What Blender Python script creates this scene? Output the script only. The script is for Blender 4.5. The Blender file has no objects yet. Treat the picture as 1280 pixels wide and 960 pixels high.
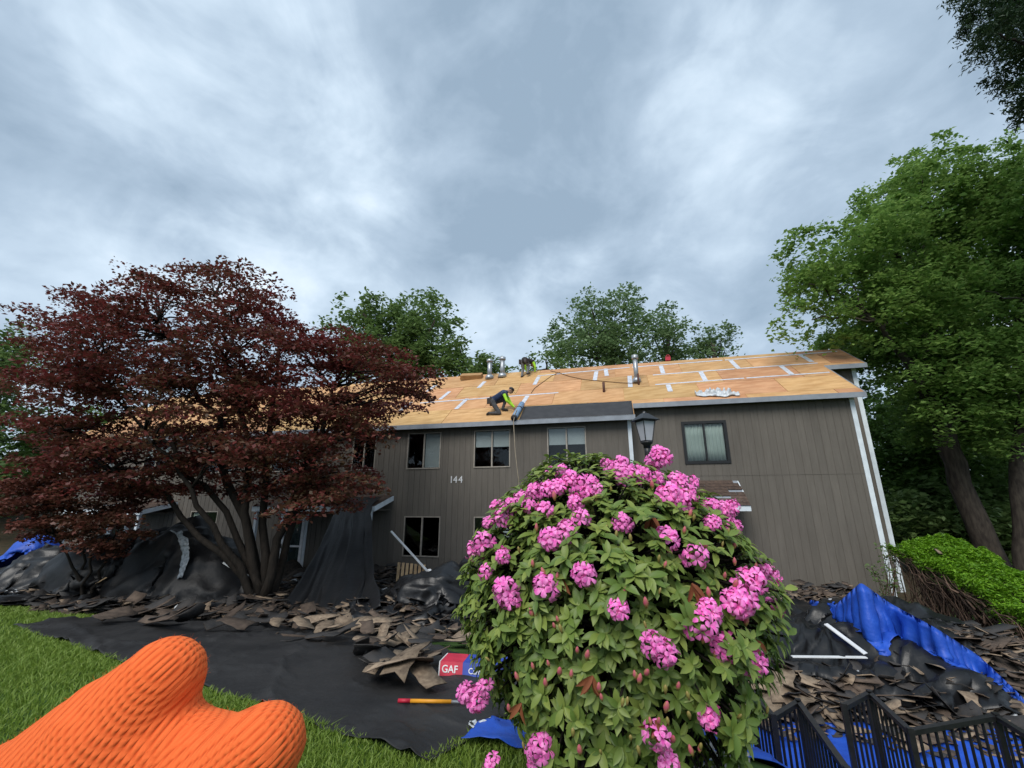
import bpy, bmesh, math, random
import numpy as np
from mathutils import Vector, Matrix
rng = np.random.default_rng(7); random.seed(7)
SC = bpy.context.scene; COL = SC.collection
R = math.radians
# ------------------------------------------------------------------ camera
F = 540.0; PITCH = R(15.7); EYE = np.array([0, 0, 1.6])
cd = bpy.data.cameras.new('camera'); cam = bpy.data.objects.new('camera', cd); COL.objects.link(cam)
cam.location = EYE; cam.rotation_euler = (R(90) + PITCH, 0, 0)
cd.sensor_width = 36; cd.lens = F / 1280 * 36; cd.clip_start = 0.02; cd.clip_end = 2000
SC.camera = cam
# ------------------------------------------------------------------ sky, sun, exposure
SUN_EL, SUN_AZ = R(46), R(205)      # azimuth clockwise from +Y: behind the camera, a little left
W = bpy.data.worlds.new('World'); SC.world = W; W.use_nodes = True
def build_world():
    nt = W.node_tree; N = nt.nodes; L = nt.links; N.clear()
    def mth(op, a, b=None, clamp=False):
        n = N.new('ShaderNodeMath'); n.operation = op; n.use_clamp = clamp
        for i, v in enumerate((a, b)):
            if v is None: continue
            if isinstance(v, (int, float)): n.inputs[i].default_value = v
            else: L.new(v, n.inputs[i])
        return n.outputs[0]
    out = N.new('ShaderNodeOutputWorld'); bg = N.new('ShaderNodeBackground'); L.new(bg.outputs[0], out.inputs[0])
    sky = N.new('ShaderNodeTexSky'); sky.sky_type = 'NISHITA'; sky.sun_disc = False
    sky.sun_elevation = SUN_EL; sky.sun_rotation = SUN_AZ; sky.dust_density = 2.0
    tc = N.new('ShaderNodeTexCoord'); sep = N.new('ShaderNodeSeparateXYZ'); L.new(tc.outputs['Generated'], sep.inputs[0])
    zz = mth('ADD', mth('MAXIMUM', sep.outputs[2], 0.0), 0.45)
    cmb = N.new('ShaderNodeCombineXYZ')
    L.new(mth('DIVIDE', sep.outputs[0], zz), cmb.inputs[0]); L.new(mth('DIVIDE', sep.outputs[1], zz), cmb.inputs[1])
    def noise(scale, detail, dist, loc, rot=0, sx=1, sy=1, rough=0.5):
        mp = N.new('ShaderNodeMapping'); mp.inputs['Location'].default_value = loc; mp.inputs['Rotation'].default_value = (0, 0, rot)
        mp.inputs['Scale'].default_value = (sx, sy, 1.5); L.new(tc.outputs['Generated'], mp.inputs[0])
        n = N.new('ShaderNodeTexNoise'); n.inputs['Scale'].default_value = scale; n.inputs['Detail'].default_value = detail
        n.inputs['Distortion'].default_value = dist; n.inputs['Roughness'].default_value = rough; L.new(mp.outputs[0], n.inputs[0])
        return n.outputs['Fac']
    def lump(cx, cy, rx, ry, ang):   # one soft cloud mass on the cloud layer
        mp = N.new('ShaderNodeMapping'); mp.vector_type = 'TEXTURE'
        mp.inputs['Location'].default_value = (cx, cy, 0); mp.inputs['Rotation'].default_value = (0, 0, ang); mp.inputs['Scale'].default_value = (rx, ry, 1)
        L.new(warp, mp.inputs[0]); ln = N.new('ShaderNodeVectorMath'); ln.operation = 'LENGTH'; L.new(mp.outputs[0], ln.inputs[0])
        mr = N.new('ShaderNodeMapRange'); mr.interpolation_type = 'SMOOTHERSTEP'; L.new(ln.outputs['Value'], mr.inputs[0])
        mr.inputs[1].default_value = 0.25; mr.inputs[2].default_value = 1.15; mr.inputs[3].default_value = 1; mr.inputs[4].default_value = 0
        return mr.outputs[0]
    nz = N.new('ShaderNodeTexNoise'); nz.inputs['Scale'].default_value = 1.6; nz.inputs['Detail'].default_value = 6; nz.inputs['Roughness'].default_value = .6
    L.new(cmb.outputs[0], nz.inputs[0])
    vm = N.new('ShaderNodeVectorMath'); vm.operation = 'MULTIPLY_ADD'; L.new(nz.outputs['Color'], vm.inputs[0])
    vm.inputs[1].default_value = (.75, .75, 0); L.new(cmb.outputs[0], vm.inputs[2])
    sb = N.new('ShaderNodeVectorMath'); sb.operation = 'SUBTRACT'; L.new(vm.outputs[0], sb.inputs[0]); sb.inputs[1].default_value = (.375, .375, 0)
    warp = sb.outputs[0]
    a = noise(1.7, 6, 0.4, (3.1, 1.7, 0), 0.5, 1.0, 1.0, .5)
    b = noise(4.2, 6, 0.5, (7.2, 4.4, 2.0), 0.6, 1.0, 0.85, .55)
    c = noise(10, 5, 0.6, (1.2, 9.4, 0), 0.3, 1.0, 0.9, .55)
    v = mth('SUBTRACT', mth('ADD', mth('ADD', mth('MULTIPLY', a, 1.0), mth('MULTIPLY', b, 0.75)), mth('MULTIPLY', c, .20)), .345)          # ~0.65 mean
    for (cx, cy, rx, ry, ang, k) in CLOUDS:
        v = mth('ADD', v, mth('MULTIPLY', lump(cx, cy, rx, ry, ang), k))
    cr = N.new('ShaderNodeValToRGB'); L.new(v, cr.inputs[0]); e = cr.color_ramp.elements
    e[0].position = .38; e[0].color = (.235, .315, .405, 1)
    e[1].position = 1.02; e[1].color = (.66, .745, .83, 1)
    m_ = e.new(.60); m_.color = (.335, .425, .525, 1)
    m_ = e.new(.78); m_.color = (.47, .57, .67, 1)
    add = N.new('ShaderNodeMixRGB'); add.blend_type = 'MIX'; add.inputs[0].default_value = 0.06
    L.new(cr.outputs[0], add.inputs[1])
    sk = N.new('ShaderNodeMixRGB'); sk.blend_type = 'MULTIPLY'; sk.inputs[0].default_value = 1; L.new(sky.outputs[0], sk.inputs[1]); sk.inputs[2].default_value = (.1, .1, .1, 1)
    L.new(sk.outputs[0], add.inputs[2]); L.new(add.outputs[0], bg.inputs[0]); bg.inputs[1].default_value = SKY_GAIN
SKY_GAIN = 0.78
def skyc(x, y):     # where on the cloud layer a direction of the photograph lies
    a = (x - 640) / F; b = (480 - y) / F
    d = np.array([a, math.cos(PITCH) - b * math.sin(PITCH), math.sin(PITCH) + b * math.cos(PITCH)]); d /= np.linalg.norm(d)
    return d[0] / (d[2] + .45), d[1] / (d[2] + .45)
CLOUDS = [(*skyc(640, 190), .42, .5, .2, -.26), (*skyc(60, 160), .4, .36, 0, -.20), (*skyc(900, 290), .6, .36, .3, -.12),
          (*skyc(240, 150), .15, .55, .55, .13), (*skyc(400, 300), .36, .26, 0, .08), (*skyc(640, 415), .36, .36, .2, .16), (*skyc(240, 320), .42, .2, .6, .14),
          (*skyc(880, 90), .36, .22, 0, .10)]
build_world()
sd = bpy.data.lights.new('sun', 'SUN'); sd.energy = 1.5; sd.angle = R(35); sd.color = (1, .965, .91)
sun = bpy.data.objects.new('sun', sd); COL.objects.link(sun)
sdir = Vector((math.sin(SUN_AZ) * math.cos(SUN_EL), math.cos(SUN_AZ) * math.cos(SUN_EL), math.sin(SUN_EL)))
sun.rotation_euler = (-sdir).to_track_quat('-Z', 'Y').to_euler()
SC.render.engine = 'CYCLES'
SC.view_settings.view_transform = 'Standard'; SC.view_settings.look = 'None'; SC.view_settings.gamma = 1
SC.view_settings.use_curve_mapping = False; SC.view_settings.exposure = 0.92
SC.cycles.use_denoising = True; SC.cycles.max_bounces = 12; SC.cycles.diffuse_bounces = 7; SC.cycles.transparent_max_bounces = 12
SC.cycles.caustics_reflective = False; SC.cycles.caustics_refractive = False
# ------------------------------------------------------------------ photograph pixels to places
def ray(x, y):
    a = (x - 640) / F; b = (480 - y) / F
    return np.array([a, math.cos(PITCH) - b * math.sin(PITCH), math.sin(PITCH) + b * math.cos(PITCH)])
A = R(13.7)
U = np.array([math.cos(A), -math.sin(A), 0]); NN = np.array([math.sin(A), math.cos(A), 0]); ZZ = np.array([0, 0, 1.])
_r = ray(616, 600); O = np.array([_r[0] / _r[1] * 14.35, 14.35, 0])
def H3(s, n, z): return O + s * U + n * NN + z * ZZ          # along the front, into the house, up
def py(x, y, Y): d = ray(x, y); return EYE + d * (Y / d[1])
def pz(x, y, z): d = ray(x, y); return EYE + d * ((z - EYE[2]) / d[2])
def pn(x, y, n): d = ray(x, y); return EYE + d * (((O - EYE) @ NN + n) / (d @ NN))
def sn(p): return float((p - O) @ U), float((p - O) @ NN)
RZ0, RP = 4.48, 0.70                                         # roof plane z = RZ0 + RP*n
def proof(x, y):
    d = ray(x, y); t = (RZ0 + RP * ((EYE - O) @ NN) - EYE[2]) / (d[2] - RP * (d @ NN)); return EYE + t * d
def sstep(a, b, x): t = np.clip((x - a) / (b - a), 0, 1); return t * t * (3 - 2 * t)
def hash2(i, j, seed): 
    v = np.sin(i * 127.1 + j * 311.7 + seed * 74.7) * 43758.5453; return v - np.floor(v)
def vn(x, y, seed=0):
    x = np.asarray(x, float); y = np.asarray(y, float); i = np.floor(x); j = np.floor(y); u = x - i; v = y - j
    u = u * u * (3 - 2 * u); v = v * v * (3 - 2 * v)
    return ((hash2(i, j, seed) * (1 - u) + hash2(i + 1, j, seed) * u) * (1 - v) + (hash2(i, j + 1, seed) * (1 - u) + hash2(i + 1, j + 1, seed) * u) * v) * 2 - 1
def fbm(x, y, seed=0, o=4): return sum(vn(np.asarray(x) * 2 ** k, np.asarray(y) * 2 ** k, seed + k) / 2 ** k for k in range(o))
def G(x, y):                                                 # bare ground
    x = np.asarray(x, float); y = np.asarray(y, float)
    q = x * math.sin(A) + y * math.cos(A); t = sstep(.3, 2.3, x)
    a = 4 - t; b = 11 - 5.4 * t
    return -1.0 * sstep(0, 1, (q - a) / (b - a)) + .02 * vn(x * .8, y * .8, 3) * sstep(3, 6, q)
def S(x, y):                                                 # ground with the heaps of torn-off roofing
    x = np.asarray(x, float); y = np.asarray(y, float)
    q = x * math.sin(A) + y * math.cos(A)
    hl = .62 * sstep(7.4, 11.0, q) * (1 - sstep(-.5, 2.5, x)) * sstep(-17, -13, x)
    hr = .55 * sstep(6.0, 9.0, q) * sstep(-.5, 2.5, x) * (1 - sstep(7.6, 9.4, x))
    h = hl + hr
    for bx, by, br, bh in ((-3.0, 9.3, 1.0, .26), (-1.5, 8.7, .9, .22), (-5.2, 9.9, .9, .20), (-7.6, 9.6, 1.1, .18), (-10.5, 11.2, 1.3, .25), (4.2, 6.9, .8, .22), (5.8, 6.9, .9, .24), (3.0, 7.6, .9, .2), (7.0, 7.2, .8, .15)):
        h = h + bh * np.exp(-((x - bx) ** 2 + (y - by) ** 2) / br ** 2)
    return G(x, y) + h * (1 + .35 * fbm(x * .9, y * .9, 11)) + .10 * np.minimum(h * 4, 1) * fbm(x * 2.3, y * 2.3, 5)
def ps(x, y, f=S):                                           # pixel onto the heaped ground
    d = ray(x, y); t = 2.0
    while t < 40:
        p = EYE + d * t
        if p[2] < f(p[0], p[1]): break
        t += .02
    p = EYE + d * t; p[2] = float(f(p[0], p[1])); return p
# ------------------------------------------------------------------ materials
MATS = {}
def mat(name, col, rough=.7, col2=None, scale=8, detail=5, bump=0, bscale=40, spec=.4, objvar=0, stretch=(1, 1, 1), metal=0, trans=0, coord='Object', sheen=0, lo=.35, hi=.65, huevar=0, bdist=.02):
    m = bpy.data.materials.new(name); m.use_nodes = True; nt = m.node_tree; N = nt.nodes; L = nt.links
    b = N['Principled BSDF']; b.inputs['Roughness'].default_value = rough; b.inputs['Specular IOR Level'].default_value = spec; b.inputs['Metallic'].default_value = metal
    if sheen: b.inputs['Sheen Weight'].default_value = sheen
    tc = N.new('ShaderNodeTexCoord'); mp = N.new('ShaderNodeMapping'); mp.inputs['Scale'].default_value = stretch
    L.new(tc.outputs[coord], mp.inputs[0]); src = None
    oi = N.new('ShaderNodeObjectInfo')
    if objvar:
        ad = N.new('ShaderNodeVectorMath'); ad.operation = 'ADD'; cb = N.new('ShaderNodeCombineXYZ')
        mu = N.new('ShaderNodeMath'); mu.operation = 'MULTIPLY'; mu.inputs[1].default_value = 37; L.new(oi.outputs['Random'], mu.inputs[0])
        for i in range(3): L.new(mu.outputs[0], cb.inputs[i])
        L.new(mp.outputs[0], ad.inputs[0]); L.new(cb.outputs[0], ad.inputs[1]); vec = ad.outputs[0]
    else: vec = mp.outputs[0]
    c2 = col2 or tuple(c * .75 for c in col)
    nz = N.new('ShaderNodeTexNoise'); nz.inputs['Scale'].default_value = scale; nz.inputs['Detail'].default_value = detail; L.new(vec, nz.inputs[0])
    mr = N.new('ShaderNodeMapRange'); L.new(nz.outputs['Fac'], mr.inputs[0]); mr.inputs[1].default_value = lo; mr.inputs[2].default_value = hi
    mx = N.new('ShaderNodeMixRGB'); L.new(mr.outputs[0], mx.inputs[0]); mx.inputs[1].default_value = (*col, 1); mx.inputs[2].default_value = (*c2, 1)
    src = mx.outputs[0]
    if objvar or huevar:
        hs = N.new('ShaderNodeHueSaturation'); L.new(src, hs.inputs['Color'])
        vr = N.new('ShaderNodeMapRange'); L.new(oi.outputs['Random'], vr.inputs[0]); vr.inputs[3].default_value = 1 - objvar; vr.inputs[4].default_value = 1 + objvar
        L.new(vr.outputs[0], hs.inputs['Value'])
        if huevar:
            wn = N.new('ShaderNodeTexWhiteNoise'); wn.noise_dimensions = '1D'; L.new(oi.outputs['Random'], wn.inputs['W'])
            hr = N.new('ShaderNodeMapRange'); L.new(wn.outputs['Value'], hr.inputs[0]); hr.inputs[3].default_value = .5 - huevar; hr.inputs[4].default_value = .5 + huevar
            L.new(hr.outputs[0], hs.inputs['Hue'])
        src = hs.outputs[0]
    if name in ('siding', 'fascia', 'trim', 'felt_ground', 'ply'):       # weather stains, uneven fading
        geo = N.new('ShaderNodeNewGeometry'); mp3 = N.new('ShaderNodeMapping'); mp3.inputs['Scale'].default_value = (1.1, 1.1, .35) if name != 'felt_ground' else (2, 2, 2); L.new(geo.outputs['Position'], mp3.inputs[0])
        n3 = N.new('ShaderNodeTexNoise'); n3.inputs['Scale'].default_value = 1.0; n3.inputs['Detail'].default_value = 7; n3.inputs['Roughness'].default_value = .65; L.new(mp3.outputs[0], n3.inputs[0])
        r3 = N.new('ShaderNodeMapRange'); L.new(n3.outputs['Fac'], r3.inputs[0]); r3.inputs[1].default_value = .3; r3.inputs[2].default_value = .7; r3.inputs[3].default_value = .88; r3.inputs[4].default_value = 1.12
        v3 = N.new('ShaderNodeVectorMath'); v3.operation = 'SCALE'; L.new(src, v3.inputs[0]); L.new(r3.outputs[0], v3.inputs['Scale']); src = v3.outputs[0]
    L.new(src, b.inputs['Base Color'])
    if bump:
        n2 = N.new('ShaderNodeTexNoise'); n2.inputs['Scale'].default_value = bscale; n2.inputs['Detail'].default_value = 4; L.new(vec, n2.inputs[0])
        bp = N.new('ShaderNodeBump'); bp.inputs['Strength'].default_value = bump; bp.inputs['Distance'].default_value = bdist; L.new(n2.outputs['Fac'], bp.inputs['Height']); L.new(bp.outputs[0], b.inputs['Normal'])
    MATS[name] = m; return m
def leafmat(name, c1, c2, c3, rough=.45, transl=.35, spec=.4, nscale=.6):
    m = bpy.data.materials.new(name); m.use_nodes = True; nt = m.node_tree; N = nt.nodes; L = nt.links
    b = N['Principled BSDF']; out = N['Material Output']; b.inputs['Roughness'].default_value = rough; b.inputs['Specular IOR Level'].default_value = spec
    at = N.new('ShaderNodeAttribute'); at.attribute_name = 'v'
    geo = N.new('ShaderNodeNewGeometry'); nz = N.new('ShaderNodeTexNoise'); nz.inputs['Scale'].default_value = nscale; nz.inputs['Detail'].default_value = 4; L.new(geo.outputs['Position'], nz.inputs[0])
    mr = N.new('ShaderNodeMapRange'); L.new(nz.outputs['Fac'], mr.inputs[0]); mr.inputs[1].default_value = .38; mr.inputs[2].default_value = .62
    mx = N.new('ShaderNodeMixRGB'); L.new(mr.outputs[0], mx.inputs[0]); mx.inputs[1].default_value = (*c1, 1); mx.inputs[2].default_value = (*c2, 1)
    m2 = N.new('ShaderNodeMixRGB'); L.new(at.outputs['Fac'], m2.inputs[0]); L.new(mx.outputs[0], m2.inputs[1]); m2.inputs[2].default_value = (*c3, 1)
    L.new(m2.outputs[0], b.inputs['Base Color'])
    if transl:
        t = N.new('ShaderNodeBsdfTranslucent'); L.new(m2.outputs[0], t.inputs[0]); ms = N.new('ShaderNodeMixShader'); ms.inputs[0].default_value = transl
        L.new(b.outputs[0], ms.inputs[1]); L.new(t.outputs[0], ms.inputs[2]); L.new(ms.outputs[0], out.inputs[0])
    MATS[name] = m; return m
def glassmat(name, tint=(.8, .85, .85), refl=.12):
    m = bpy.data.materials.new(name); m.use_nodes = True; nt = m.node_tree; N = nt.nodes; L = nt.links
    out = N['Material Output']; N.remove(N['Principled BSDF'])
    tr = N.new('ShaderNodeBsdfTransparent'); tr.inputs[0].default_value = (*tint, 1); gl = N.new('ShaderNodeBsdfGlossy'); gl.inputs['Roughness'].default_value = .03
    fr = N.new('ShaderNodeLayerWeight'); fr.inputs[0].default_value = .5; pw = N.new('ShaderNodeMath'); pw.operation = 'POWER'; L.new(fr.outputs['Facing'], pw.inputs[0]); pw.inputs[1].default_value = 5
    mx = N.new('ShaderNodeMixShader'); ad = N.new('ShaderNodeMath'); ad.operation = 'MULTIPLY_ADD'; L.new(pw.outputs[0], ad.inputs[0]); ad.inputs[1].default_value = .9; ad.inputs[2].default_value = refl
    L.new(ad.outputs[0], mx.inputs[0]); L.new(tr.outputs[0], mx.inputs[1]); L.new(gl.outputs[0], mx.inputs[2]); L.new(mx.outputs[0], out.inputs[0])
    MATS[name] = m; return m
mat('siding', (.140, .125, .107), .85, (.126, .112, .096), 3, 5, .25, 30, .25, objvar=.06, stretch=(6, 6, .6))
mat('ply', (.54, .318, .155), .75, (.43, .23, .10), 2.2, 6, .12, 60, .25, objvar=.13, stretch=(.8, 3, 3), huevar=.012)
mat('tape', (.62, .64, .70), .5, (.45, .47, .52), 9, 3)
mat('fascia', (.27, .295, .33), .5, (.22, .24, .27), 5, 4, .05)
mat('trim', (.70, .76, .80), .5, (.58, .63, .67), 4, 4)
mat('frame_tan', (.36, .32, .27), .5)
mat('frame_black', (.012, .012, .013), .4)
mat('white', (.75, .76, .77), .5, (.62, .63, .64), 6)
mat('blind', (.68, .73, .73), .7, (.62, .67, .67), 3)
mat('curtain', (.58, .66, .59), .9, (.52, .60, .53), 3)
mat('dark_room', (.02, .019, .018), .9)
mat('felt', (.005, .005, .006), .52, (.010, .010, .011), 2, 6, .3, 12, .4)
mat('felt_ground', (.014, .014, .015), .6, (.032, .031, .031), 1.3, 8, .4, 18, .35, lo=.3, hi=.75)
mat('plastic_black', (.005, .005, .006), .38, (.010, .010, .011), 4, 4, .2, 20, .4)
mat('blue_tarp', (.018, .090, .50), .5, (.012, .062, .40), 4, 5, .5, 14, .4)
mat('underlay', (.028, .028, .031), .7, (.04, .04, .043), 5, 4, .1)
mat('roll_blue', (.22, .34, .50), .5, (.16, .27, .42), 6)
mat('sh_tan', (.29, .22, .155), .9, (.17, .125, .09), 14, 4, .4, 90, .2, objvar=.25)
mat('sh_brown', (.115, .085, .065), .9, (.07, .052, .042), 12, 4, .4, 90, .2, objvar=.3)
mat('sh_char', (.034, .033, .034), .8, (.05, .045, .042), 10, 4, .3, 70, .3, objvar=.25)
mat('sh_edge', (.02, .018, .016), .9)
mat('debris', (.05, .041, .034), .95, (.02, .018, .017), 9, 8, .6, 30, .2)
mat('old_roof', (.11, .075, .058), .9, (.06, .043, .036), 12, 5, .4, 60, .2, objvar=.2)
mat('grass_base', (.035, .075, .014), .9, (.05, .095, .02), 6, 5, .4, 60, .2)
mat('litter', (.075, .052, .03), .95, (.045, .04, .022), 5, 6, .5, 20, .2)
mat('bark_dark', (.024, .019, .015), .9, (.013, .011, .009), 14, 5, .7, 30, .2, stretch=(1, 1, .25))
mat('bark_grey', (.075, .062, .05), .9, (.035, .028, .024), 12, 5, .8, 25, .2, stretch=(1, 1, .2))
mat('twig', (.15, .095, .066), .9, (.08, .05, .036), 20, 3)
mat('metal_black', (.010, .010, .011), .42, (.016, .016, .017), 20, 3, .05, 60, .5)
mat('galv', (.42, .44, .47), .38, (.30, .32, .34), 8, 4, .05, 30, .5, metal=.6)
mat('rust_pipe', (.10, .04, .028), .7)
mat('kraft', (.42, .25, .11), .85, (.34, .19, .08), 5)
mat('rope', (.36, .30, .22), .9)
mat('cord', (.16, .09, .045), .8)
mat('skin', (.40, .23, .16), .55, (.36, .19, .13), 8, spec=.35)
mat('navy', (.012, .028, .085), .9, (.009, .02, .06), 10, sheen=.2)
mat('lime', (.42, .78, .04), .8, (.34, .65, .03), 10)
mat('grey_pants', (.075, .075, .08), .9, (.05, .05, .055), 10)
mat('pants_light', (.17, .17, .175), .9, (.12, .12, .125), 10)
mat('dark_cloth', (.02, .019, .02), .9, (.035, .03, .028), 10)
mat('leather', (.028, .016, .011), .6)
mat('red', (.55, .02, .05), .5); mat('red_box', (.60, .03, .07), .5); mat('blue_box', (.03, .07, .40), .5)
mat('yellow', (.75, .32, .02), .5); mat('wood', (.42, .30, .17), .8, (.30, .2, .11), 8, objvar=.2)
mat('plastic_white', (.62, .64, .66), .3, (.48, .52, .56), 8, spec=.5)
mat('silver_film', (.34, .38, .42), .25, (.16, .18, .2), 16, 4, .4, 30, .6)
mat('gravel', (.48, .45, .41), .9, (.30, .28, .26), 10, objvar=.3)
mat('lamp_glass', (.46, .46, .50), .35, (.42, .42, .46), 5, spec=.5)
mat('door_green', (.035, .065, .06), .4)
mat('petal', (.80, .095, .46), .55, (.90, .30, .64), 45, spec=.3, objvar=.12)
mat('bud', (.50, .06, .16), .5, (.36, .26, .07), 30, spec=.3)
mat('bud_green', (.25, .24, .06), .5, (.33, .2, .08), 30)
mat('dead_leaf', (.20, .06, .022), .8)
glassmat('glass', (.80, .82, .82), .035); glassmat('glass_dark', (.5, .52, .53), .035)
leafmat('lf_maple', (.115, .030, .025), (.105, .070, .034), (.19, .034, .034), .5, .38, nscale=.28)
leafmat('lf_maple2', (.13, .050, .034), (.085, .055, .026), (.19, .06, .045), .5, .30)
leafmat('lf_oak', (.11, .185, .055), (.135, .22, .065), (.175, .26, .085), .5, .4)
leafmat('lf_pale', (.135, .22, .09), (.16, .25, .10), (.20, .29, .13), .5, .4)
leafmat('lf_bright', (.12, .225, .05), (.165, .29, .06), (.26, .39, .10), .5, .45, nscale=.9)
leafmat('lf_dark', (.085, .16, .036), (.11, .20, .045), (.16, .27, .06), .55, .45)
leafmat('lf_conifer', (.016, .036, .014), (.022, .048, .018), (.034, .068, .024), .6, .2)
leafmat('lf_yew', (.13, .29, .012), (.09, .22, .012), (.21, .40, .02), .55, .35, nscale=2.5)
leafmat('lf_rhodo', (.150, .225, .045), (.105, .175, .036), (.27, .33, .075), .45, .25, .35, nscale=3)
leafmat('lf_grass', (.13, .225, .022), (.165, .265, .03), (.24, .33, .06), .55, .35, nscale=1.2)
M = MATS
# ------------------------------------------------------------------ object helpers
def tag(o, label=None, cat=None, group=None, kind=None):
    if label: o['label'] = label
    if cat: o['category'] = cat
    if group: o['group'] = group
    if kind: o['kind'] = kind
    return o
def link(name, me, m=None, parent=None, smooth=False):
    o = bpy.data.objects.new(name, me); COL.objects.link(o)
    if m is not None and not me.materials:
        for k in (m if isinstance(m, (list, tuple)) else [m]): me.materials.append(M[k] if isinstance(k, str) else k)
    if smooth: me.polygons.foreach_set('use_smooth', [True] * len(me.polygons))
    if parent is not None:
        o.parent = parent
        if parent.type == 'EMPTY': o.matrix_parent_inverse = Matrix.Translation(-parent.location)
    return o
def empty(name, loc=(0, 0, 0)):
    o = bpy.data.objects.new(name, None); COL.objects.link(o); o.location = Vector(loc); o.empty_display_size = .1; return o
def npmesh(name, V, Fc, mi=None, attr=None):
    V = np.asarray(V, np.float32).reshape(-1, 3); Fc = np.asarray(Fc, np.int32); k = Fc.shape[1]
    me = bpy.data.meshes.new(name); me.vertices.add(len(V)); me.vertices.foreach_set('co', V.ravel())
    me.loops.add(Fc.size); me.loops.foreach_set('vertex_index', Fc.ravel())
    me.polygons.add(len(Fc)); me.polygons.foreach_set('loop_start', np.arange(0, Fc.size, k, dtype=np.int32))
    if mi is not None: me.polygons.foreach_set('material_index', np.asarray(mi, np.int32))
    if attr is not None:
        a = me.attributes.new('v', 'FLOAT', 'POINT'); a.data.foreach_set('value', np.asarray(attr, np.float32))
    me.update(calc_edges=True); me.validate(); return me
class MB:
    """collects solid pieces into one mesh"""
    def __init__(s): s.v = []; s.f = []; s.m = []; s.cur = 0
    def add(s, vs, fs, mi=None):
        k = len(s.v); s.v += [tuple(map(float, p)) for p in vs]; s.f += [tuple(i + k for i in f) for f in fs]; s.m += [s.cur if mi is None else mi] * len(fs); return s
    def box(s, o, ax, ay, az):      # corner + three edge vectors
        o, ax, ay, az = (np.asarray(q, float) for q in (o, ax, ay, az))
        vs = [o, o + ax, o + ax + ay, o + ay, o + az, o + ax + az, o + ax + ay + az, o + ay + az]
        fs = [(0, 3, 2, 1), (4, 5, 6, 7), (0, 1, 5, 4), (1, 2, 6, 5), (2, 3, 7, 6), (3, 0, 4, 7)]
        if np.dot(np.cross(ax, ay), az) < 0: fs = [f[::-1] for f in fs]
        return s.add(vs, fs)
    def hbox(s, s0, s1, n0, n1, z0, z1): return s.box(H3(s0, n0, z0), U * (s1 - s0), NN * (n1 - n0), ZZ * (z1 - z0))
    def bar(s, a, b, w, h=None, up=(0, 0, 1)):
        a = np.asarray(a, float); b = np.asarray(b, float); h = h or w; d = b - a; d = d / np.linalg.norm(d); x = np.cross(d, up)
        if np.linalg.norm(x) < 1e-4: x = np.array([1., 0, 0])
        x = x / np.linalg.norm(x); z = np.cross(x, d)
        return s.box(a - x * w / 2 - z * h / 2, x * w, b - a, z * h)
    def tube(s, pts, rads, seg=8, cap=True):
        pts = np.asarray(pts, float); n = len(pts); rads = np.broadcast_to(np.asarray(rads, float), (n,))
        t = np.gradient(pts, axis=0); t /= np.linalg.norm(t, axis=1)[:, None] + 1e-9
        ref = np.array([0, 0, 1.]) if abs(t[0][2]) < .9 else np.array([1., 0, 0]); x = np.cross(t[0], ref); x /= np.linalg.norm(x); vs = []
        for i in range(n):
            x = x - t[i] * (x @ t[i]); x /= np.linalg.norm(x) + 1e-9; y = np.cross(t[i], x)
            for k in range(seg): a = 2 * math.pi * k / seg; vs.append(pts[i] + rads[i] * (math.cos(a) * x + math.sin(a) * y))
        fs = [(i * seg + k, i * seg + (k + 1) % seg, (i + 1) * seg + (k + 1) % seg, (i + 1) * seg + k) for i in range(n - 1) for k in range(seg)]
        if cap: fs += [tuple(range(seg))[::-1], tuple((n - 1) * seg + k for k in range(seg))]
        return s.add(vs, fs)
    def build(s, name, m, parent=None, smooth=False):
        me = bpy.data.meshes.new(name); me.from_pydata(s.v, [], s.f); me.polygons.foreach_set('material_index', s.m)
        me.validate(); me.update(); return link(name, me, m, parent, smooth)
def gridmesh(name, P, m, parent=None, thick=.004, smooth=True, mi=None):
    """P (nu,nv,3) -> sheet with real thickness"""
    nu, nv = P.shape[:2]; idx = np.arange(nu * nv).reshape(nu, nv)
    Fc = np.stack([idx[:-1, :-1], idx[1:, :-1], idx[1:, 1:], idx[:-1, 1:]], -1).reshape(-1, 4)
    nrm = np.cross(np.gradient(P, axis=0), np.gradient(P, axis=1)); nrm /= np.linalg.norm(nrm, axis=2)[..., None] + 1e-9
    B = P - nrm * thick; k = nu * nv
    rim = np.concatenate([idx[0, :], idx[1:, -1], idx[-1, -2::-1], idx[-2:0:-1, 0]]); r2 = np.roll(rim, -1)
    side = np.stack([rim, r2, r2 + k, rim + k], 1)
    me = npmesh(name, np.concatenate([P.reshape(-1, 3), B.reshape(-1, 3)]), np.concatenate([Fc, Fc[:, ::-1] + k, side]))
    return link(name, me, m, parent, smooth)
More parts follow.
